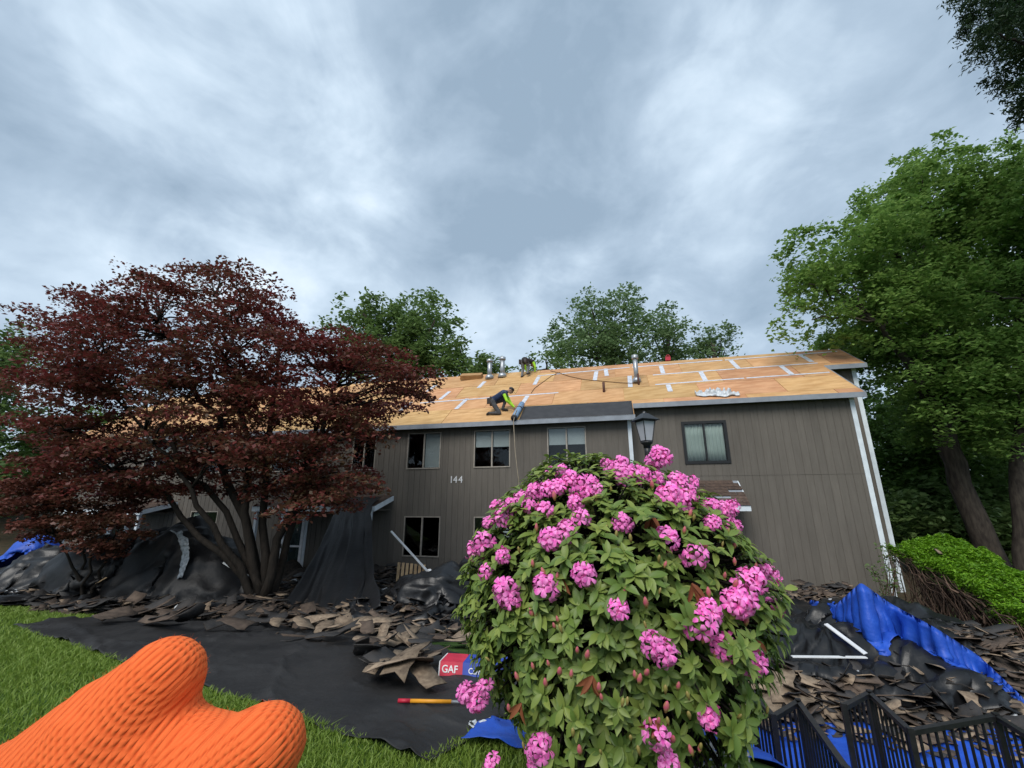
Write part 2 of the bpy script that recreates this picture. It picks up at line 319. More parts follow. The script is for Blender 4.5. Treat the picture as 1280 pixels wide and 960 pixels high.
def drape(P, slack, Hf, steps=110, iters=6, pins=None, seed=0, dt=.03, fric=.5):
    """settle a sheet on what lies under it; slack > 1 gives it folds"""
    g = np.random.default_rng(seed); X = P + g.normal(0, .012, P.shape); V = np.zeros_like(X)
    dirs = [((slice(None, -1), slice(None)), (slice(1, None), slice(None)), 1), ((slice(None), slice(None, -1)), (slice(None), slice(1, None)), 1),
            ((slice(None, -1), slice(None, -1)), (slice(1, None), slice(1, None)), .7), ((slice(1, None), slice(None, -1)), (slice(None, -1), slice(1, None)), .7),
            ((slice(None, -2), slice(None)), (slice(2, None), slice(None)), .25), ((slice(None), slice(None, -2)), (slice(None), slice(2, None)), .25)]
    rest = [np.linalg.norm(P[b] - P[a], axis=-1) * slack for a, b, _ in dirs]
    if pins is not None: keep = P[pins].copy()
    lo = P[..., :2].reshape(-1, 2).min(0) - 1.2; hi = P[..., :2].reshape(-1, 2).max(0) + 1.2; NG = 220     # contact heights, sampled once
    gx, gy = np.meshgrid(np.linspace(lo[0], hi[0], NG), np.linspace(lo[1], hi[1], NG), indexing='ij'); HG = Hf(gx, gy)
    def Hs(x, y):
        a = np.clip((x - lo[0]) / (hi[0] - lo[0]) * (NG - 1), 0, NG - 1.001); b = np.clip((y - lo[1]) / (hi[1] - lo[1]) * (NG - 1), 0, NG - 1.001)
        i = a.astype(int); j = b.astype(int); u = a - i; v = b - j
        return (HG[i, j] * (1 - u) + HG[i + 1, j] * u) * (1 - v) + (HG[i, j + 1] * (1 - u) + HG[i + 1, j + 1] * u) * v
    for st in range(steps):
        Xp = X.copy(); V *= .96; V[..., 2] -= 9.8 * dt; X = X + V * dt
        for _ in range(iters):
            C = np.zeros_like(X); n = np.full(X.shape[:2], 1e-6)
            for (a, b, k), l in zip(dirs, rest):
                d = X[b] - X[a]; ln = np.linalg.norm(d, axis=-1) + 1e-9; c = d * (.5 * k * (ln - l) / ln)[..., None]
                C[a] += c; C[b] -= c; n[a] += 1; n[b] += 1
            X = X + C / n[..., None] * 1.7
            h = Hs(X[..., 0], X[..., 1]) + .012; hit = X[..., 2] < h
            X[..., 2] = np.where(hit, h, X[..., 2])
            if pins is not None: X[pins] = keep
        X[..., :2] = np.where(hit[..., None], Xp[..., :2] * fric + X[..., :2] * (1 - fric), X[..., :2])
        V = np.clip((X - Xp) / dt, -3, 3)
    return X
def wrinkle(X, amp, sc, seed, ax=.6, st=2.2, edge=False):
    nr = np.cross(np.gradient(X, axis=0), np.gradient(X, axis=1)); nr /= np.linalg.norm(nr, axis=2)[..., None] + 1e-9; nr[nr[..., 2] < 0] *= -1
    u = X[..., 0] * math.cos(ax) + X[..., 1] * math.sin(ax); v = -X[..., 0] * math.sin(ax) + X[..., 1] * math.cos(ax) + X[..., 2] * .6
    wu = u + .25 * vn(u * 2, v * 2, seed + 7); wv = v + .25 * vn(u * 2 + 9, v * 2, seed + 8)
    r = (1 - np.abs(vn(wu * sc / st, wv * sc, seed))) ** 3 + .5 * (1 - np.abs(vn(wu * sc * .9, wv * sc * 2.1 / st, seed + 3))) ** 3
    if edge: r = r * np.clip(np.abs(np.arange(X.shape[1]) - 12) / 5, 0, 1)[None, :]
    return X + nr * (amp * r)[..., None]
def bilin(c, nu, nv):
    u = np.linspace(0, 1, nu)[:, None, None]; v = np.linspace(0, 1, nv)[None, :, None]
    c = [np.asarray(q, float) for q in c]
    return c[0] * (1 - u) * (1 - v) + c[1] * u * (1 - v) + c[2] * u * v + c[3] * (1 - u) * v
def leaves(C, size, nbias=.6, aspect=.55, droop=0, jitter=.35, seed=0, dirs=None, sizes=None, fold=.12):
    """diamond leaf blades at the points C, returns V, F, attr"""
    g = np.random.default_rng(seed); n = len(C)
    nr = g.normal(0, 1, (n, 3)); nr[:, 2] = np.abs(nr[:, 2]) + nbias * 2; nr /= np.linalg.norm(nr, axis=1)[:, None]
    d = g.normal(0, 1, (n, 3)) if dirs is None else dirs + g.normal(0, .35, (n, 3))
    d[:, 2] -= droop; d -= nr * (d * nr).sum(1)[:, None]; d /= np.linalg.norm(d, axis=1)[:, None] + 1e-9; s = np.cross(nr, d)
    L_ = (size * (1 + jitter * g.uniform(-1, 1, n)) if sizes is None else sizes)[:, None]; w = L_ * aspect * .5
    V = np.stack([C - d * L_ * .5, C + s * w + nr * L_ * fold, C + d * L_ * .5, C - s * w + nr * L_ * fold], 1).reshape(-1, 3)
    return V, np.arange(4 * n).reshape(n, 4), np.repeat(g.uniform(0, 1, n) ** 1.5, 4)
def crown(name, C, size, m, parent, **k):
    V, Fc, a = leaves(C, size, **k); return link(name, npmesh(name, V, Fc, attr=a), m, parent)
def clumps(blobs, per, leaf_n, crad, seed=0, flat=.6, shell=.55):
    """blobs [(centre, (rx,ry,rz))]: leaf clumps mostly on the outside of each blob"""
    g = np.random.default_rng(seed); out = []; cen = []
    for c, r in blobs:
        r = np.asarray(r, float); n = max(3, int(per * (r[0] * r[1] + r[0] * r[2] + r[1] * r[2]) / 3))
        d = g.normal(0, 1, (n, 3)); d /= np.linalg.norm(d, axis=1)[:, None]; rad = shell + (1.05 - shell) * g.uniform(0, 1, n) ** .6
        cc = np.asarray(c) + d * r * rad[:, None]; cen.append(cc)
        k = g.integers(int(leaf_n * .5), int(leaf_n * 1.5), n); rr = crad * g.uniform(.6, 1.35, n)
        for q in range(n):
            o = g.normal(0, .5, (k[q], 3)) * rr[q]; o[:, 2] *= flat; o[:, 2] -= .35 * (o[:, 0] ** 2 + o[:, 1] ** 2) / rr[q]
            out.append(cc[q] + o)
    return np.concatenate(out), np.concatenate(cen)
def limb(mb, a, b, r0, r1, seed, seg=6, n=7, sag=.0, wob=.08):
    g = np.random.default_rng(seed); a = np.asarray(a, float); b = np.asarray(b, float); t = np.linspace(0, 1, n)[:, None]; L_ = np.linalg.norm(b - a)
    P = a * (1 - t) + b * t; P[1:-1] += g.normal(0, wob * L_ / n * 1.5, (n - 2, 3)); P[:, 2] += (np.sin(t[:, 0] * math.pi) * sag * L_)
    mb.tube(P, np.linspace(r0, r1, n), seg); return P
def body_mesh(name, caps, voxel, smooth_it=4):
    """one continuous skin around tapered limbs: caps = [(p0, r0, p1, r1)]"""
    bm = bmesh.new()
    for p0, r0, p1, r1 in caps:
        p0 = Vector(p0); p1 = Vector(p1); d = p1 - p0
        for p, r in ((p0, r0), (p1, r1)):
            bmesh.ops.create_icosphere(bm, subdivisions=2, radius=r, matrix=Matrix.Translation(p))
        if d.length > 1e-5:
            q = d.to_track_quat('Z', 'Y').to_matrix().to_4x4()
            bmesh.ops.create_cone(bm, cap_ends=True, segments=16, radius1=r0, radius2=r1, depth=d.length, matrix=Matrix.Translation((p0 + p1) / 2) @ q)
    me = bpy.data.meshes.new(name + '_src'); bm.to_mesh(me); bm.free()
    o = bpy.data.objects.new('tmp', me); COL.objects.link(o)
    md = o.modifiers.new('r', 'REMESH'); md.mode = 'VOXEL'; md.voxel_size = voxel
    sm = o.modifiers.new('s', 'SMOOTH'); sm.factor = .5; sm.iterations = smooth_it
    dg = bpy.context.evaluated_depsgraph_get(); out = bpy.data.meshes.new_from_object(o.evaluated_get(dg))
    bpy.data.objects.remove(o); bpy.data.meshes.remove(me); out.name = name; return out
# ================================================================== THE SETTING
def ground():
    xs = np.concatenate([np.linspace(-400, -26, 18), np.linspace(-25, 25, 150), np.linspace(26, 400, 18)])
    ys = np.concatenate([np.linspace(-60, -3, 10), np.linspace(-2.5, 22, 110), np.linspace(23, 60, 20), np.linspace(70, 700, 14)])
    X, Y = np.meshgrid(xs, ys, indexing='ij'); P = np.stack([X, Y, G(X, Y)], -1)
    o = gridmesh('ground', P, 'grass_base', thick=.5); tag(o, 'mown green lawn falling towards the house', None, kind='structure')
    xs = np.linspace(-75, -17.5, 40); ys = np.linspace(10, 75, 40); X, Y = np.meshgrid(xs, ys, indexing='ij')
    h = 5.5 * sstep(-18, -45, X) * sstep(9, 24, Y) + .35 * fbm(X * .3, Y * .3, 9) * sstep(-19, -26, X)
    o = gridmesh('hillside', np.stack([X, Y, G(X, Y) - .05 + h], -1), 'litter', thick=.3); tag(o, 'brown leaf-strewn slope under the trees', None, kind='structure')
    xs = np.linspace(8, 60, 40); ys = np.linspace(9.0, 80, 40); X, Y = np.meshgrid(xs, ys, indexing='ij')
    e = sstep(8, 14, X) * sstep(9, 13, Y)
    o = gridmesh('woodland_floor', np.stack([X, Y, G(X, Y) - .06 + e * (.16 + .10 * fbm(X * .4, Y * .4, 2))], -1), 'litter', thick=.3)
    tag(o, 'leaf-strewn woodland floor beyond the hedge', None, kind='structure')
ground()
SHEET = [ps(12, 786, G), ps(530, 957, G), ps(700, 868, G), ps(360, 742, G)]
def in_quad(x, y, q, grow=0):
    c = np.mean([p[:2] for p in q], 0); r = np.ones(np.shape(x), bool)
    for i in range(4):
        a = q[i][:2] + (q[i][:2] - c) * grow; b = q[(i + 1) % 4][:2] + (q[(i + 1) % 4][:2] - c) * grow
        r &= ((b[0] - a[0]) * (y - a[1]) - (b[1] - a[1]) * (x - a[0])) > 0
    return r
def grass():
    g = np.random.default_rng(3); P = []
    for (x0, x1, y0, y1, dens) in ((-3.2, .6, 2.6, 4.3, 5200), (-7, -1.2, 3.2, 6.0, 2400), (-13, -4, 4.5, 11.5, 900)):
        n = int((x1 - x0) * (y1 - y0) * dens); P.append(np.stack([g.uniform(x0, x1, n), g.uniform(y0, y1, n)], 1))
    P = np.concatenate(P); q = P[:, 0] * math.sin(A) + P[:, 1] * math.cos(A)
    inv = np.abs(P[:, 0]) / np.maximum(P[:, 1], .1) < 1.35
    inside = in_quad(P[:, 0], P[:, 1], SHEET, -.012)
    P = P[inv & ~inside & (q < 8.6)]; n = len(P); z = G(P[:, 0], P[:, 1]); B = np.c_[P, z]
    h = (.030 + .035 * g.uniform(0, 1, n)) * (1 + .3 * vn(P[:, 0] * 2, P[:, 1] * 2, 4)); a = g.uniform(0, 6.28, n); lean = g.normal(0, .45, (n, 2))
    w = .0022 + .0008 * P[:, 1]
    sx = np.c_[np.cos(a), np.sin(a), np.zeros(n)] * w[:, None]; mid = B + np.c_[lean * .35 * h[:, None], h * .6]; tip = B + np.c_[lean * h[:, None] * 1.2, h]
    V = np.stack([B - sx, B + sx, mid + sx * .7, mid - sx * .7, tip], 1).reshape(-1, 3); i = np.arange(n)[:, None] * 5
    Fc = np.concatenate([i + np.array([[0, 1, 2]]), i + np.array([[0, 2, 3]]), i + np.array([[3, 2, 4]])])
    me = npmesh('grass', V, Fc, attr=np.repeat(g.uniform(0, 1, n), 5)); o = link('grass', me, 'lf_grass')
    tag(o, 'short bright green lawn grass beside the black ground sheet', 'grass', kind='stuff')
grass()
# ================================================================== THE HOUSE
HOUSE = empty('townhouse', H3(0, 3, -1.05))
tag(HOUSE, 'long two-storey townhouse with grey-brown vertical siding and bare plywood roof', 'house')
LN, RN, BN = 0.0, 0.70, 2.85            # front planes of the three stepped sections
LS0, LS1, RS1, BS1 = -19.0, 4.45, 10.88, 12.15
holes = {}
def boards(name, s0, s1, n, z0, z1f, hl, gap=.014, w=.2):
    core = MB()
    wall = MB().hbox(s0 + .02, s1 - .02, n + .03, n + .034, z0, z0 + .06).build(name, 'siding', HOUSE)   # sole plate the boards stand on
    k = int(round((s1 - s0) / w)); w = (s1 - s0) / k
    for i in range(k):
        a, b = s0 + i * w, s0 + (i + 1) * w; cuts = sorted({a, b, *[e for h in hl for e in h[:2] if a < e < b]}); runs = {}
        for c0, c1 in zip(cuts[:-1], cuts[1:]):
            mid = (c0 + c1) / 2; seg = [(z0, z1f)]
            for h in hl:
                if h[0] - 1e-6 < mid < h[1] + 1e-6:
                    new = []
                    for p, q in seg:
                        if h[2] > p: new.append((p, min(q, h[2])))
                        if h[3] < q: new.append((max(p, h[3]), q))
                    seg = [t for t in new if t[1] - t[0] > .01]
            for p, q in seg:
                mb = runs.setdefault((p, q), MB()); e = c1 - gap if c1 == b else c1
                if e - c0 > .004: mb.hbox(c0, e, n, n + .022, p, q)
                if c1 == b: mb.hbox(max(e, c0) - .001, c1, n + .010, n + .021, p + .001, q - .001)
        for mb in runs.values(): mb.build('siding_board', 'siding', wall)
    return wall
def window(s0, s1, z0, z1, n, fm='frame_tan', fw=.035, proud=.025, left='none', right='none', glass='glass'):
    mb = MB(); y0, y1 = n - proud, n + .05
    mb.hbox(s0 - fw, s0, y0, y1, z0 - fw, z1 + fw); mb.hbox(s1, s1 + fw, y0, y1, z0 - fw, z1 + fw)
    mb.hbox(s0, s1, y0, y1, z0 - fw, z0); mb.hbox(s0, s1, y0, y1, z1, z1 + fw)
    f = mb.build('window', fm, HOUSE); c = (s0 + s1) / 2
    MB().hbox(c - .022, c + .022, n - proud + .006, n + .045, z0 + .001, z1 - .001).build('mullion', fm, f)
    MB().hbox(s0 + .001, c - .023, n + .018, n + .024, z0 + .001, z1 - .001).build('pane', glass, f)
    MB().hbox(c + .023, s1 - .001, n + .030, n + .036, z0 + .001, z1 - .001).build('pane', glass, f)
    for side, (a, b) in ((left, (s0 + .01, c - .03)), (right, (c + .03, s1 - .01))):
        if side == 'none': continue
        mb = MB()
        if side == 'slats':
            for z in np.arange(z0 + .02, z1 - .01, .037): mb.box(H3(a, n + .05, z), U * (b - a), NN * .022 + ZZ * .034, ZZ * .003)
            mb.build('blind', 'blind', f)
        elif side == 'shade': mb.hbox(a, b, n + .055, n + .059, z0 + (z1 - z0) * .55, z1 - .005).build('blind', 'blind', f)
        else:
            xs = np.linspace(a, b, 40); zz_ = np.linspace(z0, z1, 4)
            P = np.array([[H3(x, n + .07 + .014 * math.sin(x * 60) , z) for z in zz_] for x in xs]); gridmesh('curtain', P, 'curtain', f)
    return f
LW = [(-3.06, -1.89, 2.83, 4.0, 'none', 'slats', 'glass'), (-.63, .55, 2.83, 4.0, 'shade', 'shade', 'glass'), (1.85, 3.02, 2.83, 4.0, 'shade', 'shade', 'glass'),
      (-3.01, -1.79, .04, 1.22, 'none', 'none', 'glass_dark'), (-.58, .60, .04, 1.22, 'none', 'slats', 'glass'), (-5.2, -4.35, 2.83, 4.0, 'none', 'none', 'glass_dark'),
      (-8.6, -7.4, 2.83, 4.0, 'none', 'shade', 'glass'), (-11.6, -10.4, 2.83, 4.0, 'shade', 'none', 'glass'), (-14.8, -13.6, 2.83, 4.0, 'shade', 'shade', 'glass'), (-17.6, -16.4, 2.83, 4.0, 'none', 'slats', 'glass'),
      (-11.9, -10.7, .30, 1.36, 'curtain', 'none', 'glass')]
LDOORS = [(-7.75, -6.85, -.82, 1.22), (-15.85, -14.95, -.82, 1.25)]
RW = (6.10, 7.25, 2.92, 4.08)
def house():
    boards('front_wall', LS0, LS1, LN, -1.1, 4.36, [w[:4] for w in LW] + LDOORS)
    boards('front_wall', LS1, RS1, RN, -1.1, 4.84, [RW])
    boards('front_wall', RS1, BS1, BN, -1.1, 6.34, [])
    for w in LW: window(*w[:4], LN, left=w[4], right=w[5], glass=w[6])
    window(*RW, RN, 'frame_black', .085, .03, 'curtain', 'curtain', 'glass')
    # side and rear walls, gable ends
    top = lambda n: RZ0 + RP * min(n, 8.0 - n) - .13
    for (s, n0, n1) in ((LS0, LN + .03, 8.0), (LS1 - .03, LN + .03, RN), (RS1 - .03, RN + .03, BN), (BS1 - .03, BN + .03, 8.0)):
        ns = sorted({n0, n1, *([4.0] if n0 < 4 < n1 else [])}); mb = MB()
        vs = [H3(s, n, -1.1) for n in ns] + [H3(s, n, top(n)) for n in reversed(ns)]; vs2 = [v + U * .028 for v in vs]; k = len(vs)
        mb.add(vs + vs2, [tuple(range(k)), tuple(range(2 * k - 1, k - 1, -1))] + [(i, i + k, (i + 1) % k + k, (i + 1) % k) for i in range(k)])
        mb.build('end_wall', 'siding', HOUSE)
    MB().hbox(LS1 + .01, RS1 - .115, RN - .008, RN - .001, 2.47, 2.485).build('panel_flashing', 'siding', HOUSE)
    MB().hbox(LS0, BS1, 8.0, 8.04, -1.1, 4.3).build('rear_wall', 'siding', HOUSE)
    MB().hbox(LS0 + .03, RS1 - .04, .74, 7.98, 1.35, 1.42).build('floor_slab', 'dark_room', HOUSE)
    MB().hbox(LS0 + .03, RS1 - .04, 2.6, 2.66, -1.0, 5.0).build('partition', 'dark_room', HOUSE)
    # corner boards and downspouts
    MB().hbox(LS1 - .10, LS1 + .012, LN - .022, LN - .002, -1.1, 4.33).build('corner_board', 'trim', HOUSE)
    MB().hbox(RS1 - .11, RS1 + .012, RN - .022, RN - .002, -1.1, 4.78).build('corner_board', 'trim', HOUSE)
    MB().hbox(BS1 - .12, BS1 + .012, BN - .022, BN - .002, -1.1, 6.26).build('corner_board', 'trim', HOUSE)
    # roof deck: slabs under the sheathing
    EL, ER, EB = -.30, .42, 2.50; SL0, SL1, SR1, SB1 = LS0 - .25, LS1 + .12, RS1 + .20, BS1 + .18
    r = MB()
    def slab(s0, s1, n0, n1):
        a = H3(s0, n0, RZ0 + RP * n0 - .115); r.box(a, U * (s1 - s0), NN * (n1 - n0) + ZZ * RP * (n1 - n0), ZZ * .10)
    slab(SL0, SL1, EL, 4.0); slab(SL1, SR1, ER, 4.0); slab(SR1, SB1, EB, 4.0)
    r.box(H3(SL0, 4.0, RZ0 + RP * 4 - .115), U * (SB1 - SL0), (NN - ZZ * RP) * 4.3, ZZ * .10)
    roof = r.build('roof', 'ply', HOUSE)
    rows = [EL, .70, 1.70, 2.70, 3.65, 4.0]
    for k in range(5):
        n0, n1 = rows[k], rows[k + 1]; off = [.4, 1.62, .1, 1.4, .7][k]; edges = list(np.arange(SL0 + off, SB1, 2.44)); edges = [SL0] + [e for e in edges if e > SL0 + .2] + [SB1]
        for a, b in zip(edges[:-1], edges[1:]):
            parts = []
            for lo, hi, smax in ((EL, ER, SL1), (ER, EB, SR1), (EB, 4.0, SB1)):
                p, q = max(n0, lo), min(n1, hi); e = min(b, smax)
                if q - p > .01 and e - a > .02: parts.append((a, e, p, q))
            if not parts: continue
            mb = MB(); lift = random.uniform(-.003, .004)
            for (a_, e, p, q) in parts:
                mb.box(H3(a_ + .008, p + .006, RZ0 + RP * (p + .006) - .014 + lift), U * (e - a_ - .016), (NN + ZZ * RP) * (q - p - .012), (ZZ - NN * RP) * .012)
            mb.build('sheathing_panel', 'ply', roof)
    # seam tape
    def strip(x0, y0, x1, y1, w):
        a = proof(x0, y0); b = proof(x1, y1); n = (ZZ - NN * RP) / math.hypot(1, RP); d = (b - a) / np.linalg.norm(b - a); x = np.cross(n, d)
        MB().box(a - x * w / 2 + n * .008, x * w, b - a, n * .002).build('seam_tape', 'tape', roof)
    for q in ((525, 504, 596, 498.7), (596.5, 498.6, 698, 491), (672, 470, 787, 459.4), (790, 459.2, 903, 450.5), (906, 450.3, 1046, 439.5), (816, 469, 918, 461.3), (921, 461, 1022, 454), (819, 481, 930, 473), (933, 472.8, 1037, 465.5)):
        strip(*q, .085)
    for q in ((545, 481.5, 534, 489.5), (562, 489.5, 550, 499.5), (606, 477, 598, 485), (584, 498.5, 570, 511.5), (659.5, 495, 650, 509), (673.5, 471, 668, 481), (745.5, 464.5, 743.5, 475.5), (787, 470, 788, 484), (514, 503, 500, 514),
              (826, 457.5, 829, 467), (835, 481, 838, 489.5), (875.5, 464.5, 882, 476), (913, 450.5, 923, 460.5), (976, 457.5, 991, 469), (999, 443, 1015, 452.5), (757, 461, 758.5, 470)):
        strip(*q, .16)
    # fascias
    for s0, s1, n, h in ((SL0, SL1, EL, .15), (SL1, SR1, ER, .15), (SR1, SB1, EB, .15)):
        z = RZ0 + RP * n; MB().hbox(s0, s1 + .02, n - .035, n - .004, z - h, z + .004).build('fascia', 'fascia', HOUSE)
    for s, n0, n1 in ((SR1, ER, EB), (SB1, EB, 4.0)):
        a = H3(s + .003, n0, RZ0 + RP * n0 - .15); MB().box(a, U * .028, (NN + ZZ * RP) * (n1 - n0), ZZ * .152).build('rake_board', 'fascia', HOUSE)
    # house number
    for i, ch in enumerate('144'):
        cu = bpy.data.curves.new('n', 'FONT'); cu.body = ch; cu.size = .32; cu.extrude = .008; o = bpy.data.objects.new('t', cu); COL.objects.link(o)
        me = bpy.data.meshes.new_from_object(o.evaluated_get(bpy.context.evaluated_depsgraph_get())); bpy.data.objects.remove(o)
        mt = Matrix(((U[0], 0, -NN[0]), (U[1], 0, -NN[1]), (0, 1, 0))).to_4x4(); mt.translation = Vector(H3(-1.53 + [.02, .16, .345][i], LN - .010, 2.32))
        me.transform(mt); link('house_number', me, 'white', HOUSE)
    # vents
    def vent(x, y, px_h, r, cap=True):
        b = proof(x, y); d = np.linalg.norm(b - EYE); h = px_h * d / F * .95
        v = MB().tube([b - ZZ * .1, b + ZZ * h], [r, r], 14).build('vent_pipe', 'galv', HOUSE, True)
        MB().tube([b + ZZ * h * .86, b + ZZ * (h * .86 + .02), b + ZZ * h * 1.0, b + ZZ * (h * 1.0 + .03)], [r * 1.35, r * 1.45, r * 1.4, r * .6], 14).build('vent_cap', 'galv', v, True)
        MB().tube([b - ZZ * .05, b + ZZ * .10, b + ZZ * .16], [r * 2.1, r * 1.7, r * 1.02], 14).build('flashing_collar', 'galv', v, True)
    vent(612, 473, 26, .10); vent(628, 471, 27, .10); vent(796, 477, 35, .085)
    b = proof(798.5, 481); MB().tube([b - ZZ * .1, b + ZZ * .42], .035, 10).build('plumbing_pipe', 'rust_pipe', HOUSE, True)
    b = proof(755, 490); MB().tube([b - ZZ * .1, b + ZZ * .36], .045, 10).build('plumbing_pipe', 'rust_pipe', HOUSE, True)
    # front doors
    for (s0, s1, z0, z1) in LDOORS:
        d = MB()
        d.hbox(s0, s0 + .11, -.03, .05, z0, z1); d.hbox(s1 - .11, s1, -.03, .05, z0, z1); d.hbox(s0 + .11, s1 - .11, -.03, .05, z1 - .12, z1); d.hbox(s0 + .11, s1 - .11, -.03, .05, z0, z0 + .30); d.hbox(s0 + .11, s1 - .11, -.03, .05, z0 + 1.02, z0 + 1.08)
        dd = d.build('storm_door', 'white', HOUSE)
        for a, b in ((z0 + .301, z0 + 1.019), (z0 + 1.081, z1 - .121)): MB().hbox(s0 + .111, s1 - .111, .0, .006, a, b).build('pane', 'glass', dd)
        MB().hbox(s0 + .05, s1 - .05, .06, .10, z0 + .01, z1 - .02).build('inner_door', 'door_green', dd)
        MB().hbox(s0 + .03, s0 + .06, -.075, -.03, z0 + .98, z0 + 1.12).build('handle', 'metal_black', dd)
        MB().hbox(s0 - .12, s0 - .005, -.02, -.003, z0, z1 + .1).hbox(s1 + .005, s1 + .12, -.02, -.003, z0, z1 + .1).hbox(s0 - .004, s1 + .004, -.02, -.003, z1 + .004, z1 + .1).build('door_casing', 'trim', HOUSE)
        MB().hbox(s0 - .3, s1 + .5, -1.2, -.035, -1.1, z0 - .004).build('door_step', 'gravel', HOUSE)
    # lean-to porch roofs
    def porch(s0, s1, n, ztop, out, zlow, posts):
        g = random.Random(int(s0 * 10)); dz = zlow - ztop
        p = MB().box(H3(s0, n - .004, ztop - .10), U * (s1 - s0), -NN * out + ZZ * dz, ZZ * .085).build('porch_roof', 'fascia', HOUSE)
        cr_ = np.cross(U, -NN * out + ZZ * dz); cr_ = cr_ / np.linalg.norm(cr_); cr_ = cr_ if cr_[2] > 0 else -cr_
        rowsn = 8
        for k in range(rowsn):
            t0, t1 = k / rowsn, (k + 1) / rowsn + .04; x = s0 - g.uniform(0, .5)
            while x < s1:
                a, b = max(x, s0 - .01), min(x + .95, s1 + .02); x += .96
                if b - a < .05 or g.random() < .10: continue
                st = H3(a, n - .006, ztop - .012) + (-NN * out + ZZ * dz) * t0 + cr_ * .010
                MB().box(st, U * (b - a), (-NN * out + ZZ * dz) * (t1 - t0) * .98 + cr_ * .010, cr_ * .006).build('roof_shingle', 'old_roof', p)
        zl = zlow - .10
        MB().box(H3(s0 - .02, n - out - .03, zl - .07), U * (s1 - s0 + .04), NN * .026, ZZ * .16).build('porch_fascia', 'trim', p)
        for s in (s0 - .035, s1 + .006): MB().box(H3(s, n - .004, ztop - .17), U * .028, -NN * (out - .03) + ZZ * dz * .98, ZZ * .15).build('porch_rake', 'trim', p)
        MB().hbox(s0 + .05, s1 - .05, n - out + .02, n - .01, zl - .035, zl - .012).build('porch_soffit', 'siding', p)
        for s in posts: MB().hbox(s - .05, s + .05, n - out + .05, n - out + .15, -1.1, zl - .036).build('porch_post', 'trim', p)
    porch(-8.0, -3.52, LN, 1.93, 1.2, 1.58, (-7.9, -3.66))
    porch(4.55, 7.42, RN, 2.33, 1.0, 1.62, (4.75,))
    porch(-16.4, -12.7, LN, 1.75, 1.3, 1.45, (-16.3, -12.85))
    # wall beside the far porch door (dark recess board)
house()
# ---- felt strip, roll and other things lying on the roof
NR = (ZZ - NN * RP) / math.hypot(1, RP); SLP = (NN + ZZ * RP) / math.hypot(1, RP)
def RP3(s, n, h=0): return H3(s, n, RZ0 + RP * n) + NR * h
def roof_items():
    o = gridmesh('underlayment_strip', np.array([[RP3(s, n, .014 + .004 * vn(s * 3, n * 5, 2)) for n in np.linspace(-.33, .62, 8)] for s in np.linspace(.95, 4.55, 40)]), 'underlay', thick=.003)
    tag(o, 'black underlayment strip rolled out along the roof eave', 'underlayment')
    e = empty('underlayment_roll', RP3(.83, .1)); tag(e, 'pale blue roll of roofing underlayment in front of the kneeling worker', 'roll')
    a, b = RP3(.80, -.34, .10), RP3(.86, .64, .10); n = 14; body = MB().tube([a, b], [.098, .098], 20).build('roll_body', 'roll_blue', e, True)
    for t in (.0, .62): p = a + (b - a) * t; MB().tube([p - (b - a) * .01, p + (b - a) * .05], [.102, .102], 20).build('wrap_band', 'underlay', e, True)
    d = (b - a) / np.linalg.norm(b - a); MB().tube([a - d * .006, a + d * .003], [.075, .075], 16).tube([a - d * .01, a + d * .002], [.035, .035], 12).build('roll_end', 'metal_black', e)
    # bundle on the ridge
    e = MB(); c = RP3(-2.05, 3.45, .01); d1 = U * .95 + NN * .1; e.box(c - d1 * .5, d1, SLP * .33, NR * .11); e.box(c - d1 * .5 + U * .02 + NR * .113, d1 * .97, SLP * .31, NR * .09)
    tag(e.build('shingle_bundle', 'kraft'), 'brown wrapped bundle lying near the roof ridge', 'bundle')
    # white plastic wrap
    g = np.random.default_rng(4); u = np.linspace(0, 1, 40); v = np.linspace(0, 1, 16); P = np.zeros((40, 16, 3))
    for i, uu in enumerate(u):
        for j, vv in enumerate(v):
            s = 6.55 + 1.25 * uu; w = .40 * (.45 + .55 * math.sin(uu * 3.14)) * (1 + .5 * vn(uu * 6, 3, 2)) ; n_ = .78 - .15 * uu + (vv - .5) * w; P[i, j] = RP3(s, n_, .02 + .26 * abs(fbm(uu * 9, vv * 3.5, 8)) * math.sin(vv * 3.14) * (.4 + .6 * abs(vn(uu * 4, 0, 5))) + .02)
    tag(gridmesh('plastic_wrap', P, 'plastic_white'), 'crumpled white plastic wrap lying on the bare plywood', 'wrap')
    p0 = proof(832, 449); mb = MB(); mb.box(p0 - ZZ * .05, U * .2, NN * .14, ZZ * .16); mb.tube([p0 + ZZ * .10 + U * .03, p0 + ZZ * .17 + U * .05, p0 + ZZ * .17 + U * .15, p0 + ZZ * .10 + U * .17], .015, 8)
    tag(mb.build('tool_box', 'red'), 'small red tool case on the roof ridge', 'tool box')
    pts = [proof(x, y) + NR * .02 for x, y in ((688, 464), (700, 467), (712, 471), (730, 475), (752, 477), (775, 479), (797, 480))]
    tag(MB().tube(pts, .014, 6).build('air_hose', 'cord', None, True), 'thin brown air hose running across the plywood to the metal vent', 'hose')
    pts = [proof(x, y) + NR * .02 for x, y in ((700, 466), (690, 470), (676, 480), (668, 486), (664, 492))]
    tag(MB().tube(pts, .012, 6).build('safety_line', 'cord', None, True), 'short brown line coiling down the plywood beside the kneeling worker', 'rope')
    a = RP3(.83, -.30, .03); pts = [RP3(.84, .0, .21), RP3(.835, -.28, .21), H3(.80, -.45, 4.2), H3(.86, -.46, 3.2), H3(.97, -.46, 2.3), H3(1.02, -.46, 1.2), H3(1.05, -.5, -.35)]
    tag(MB().tube(pts, .014, 6).build('hanging_rope', 'rope', None, True), 'tan rope hanging from the roof roll down the siding', 'rope')
roof_items()
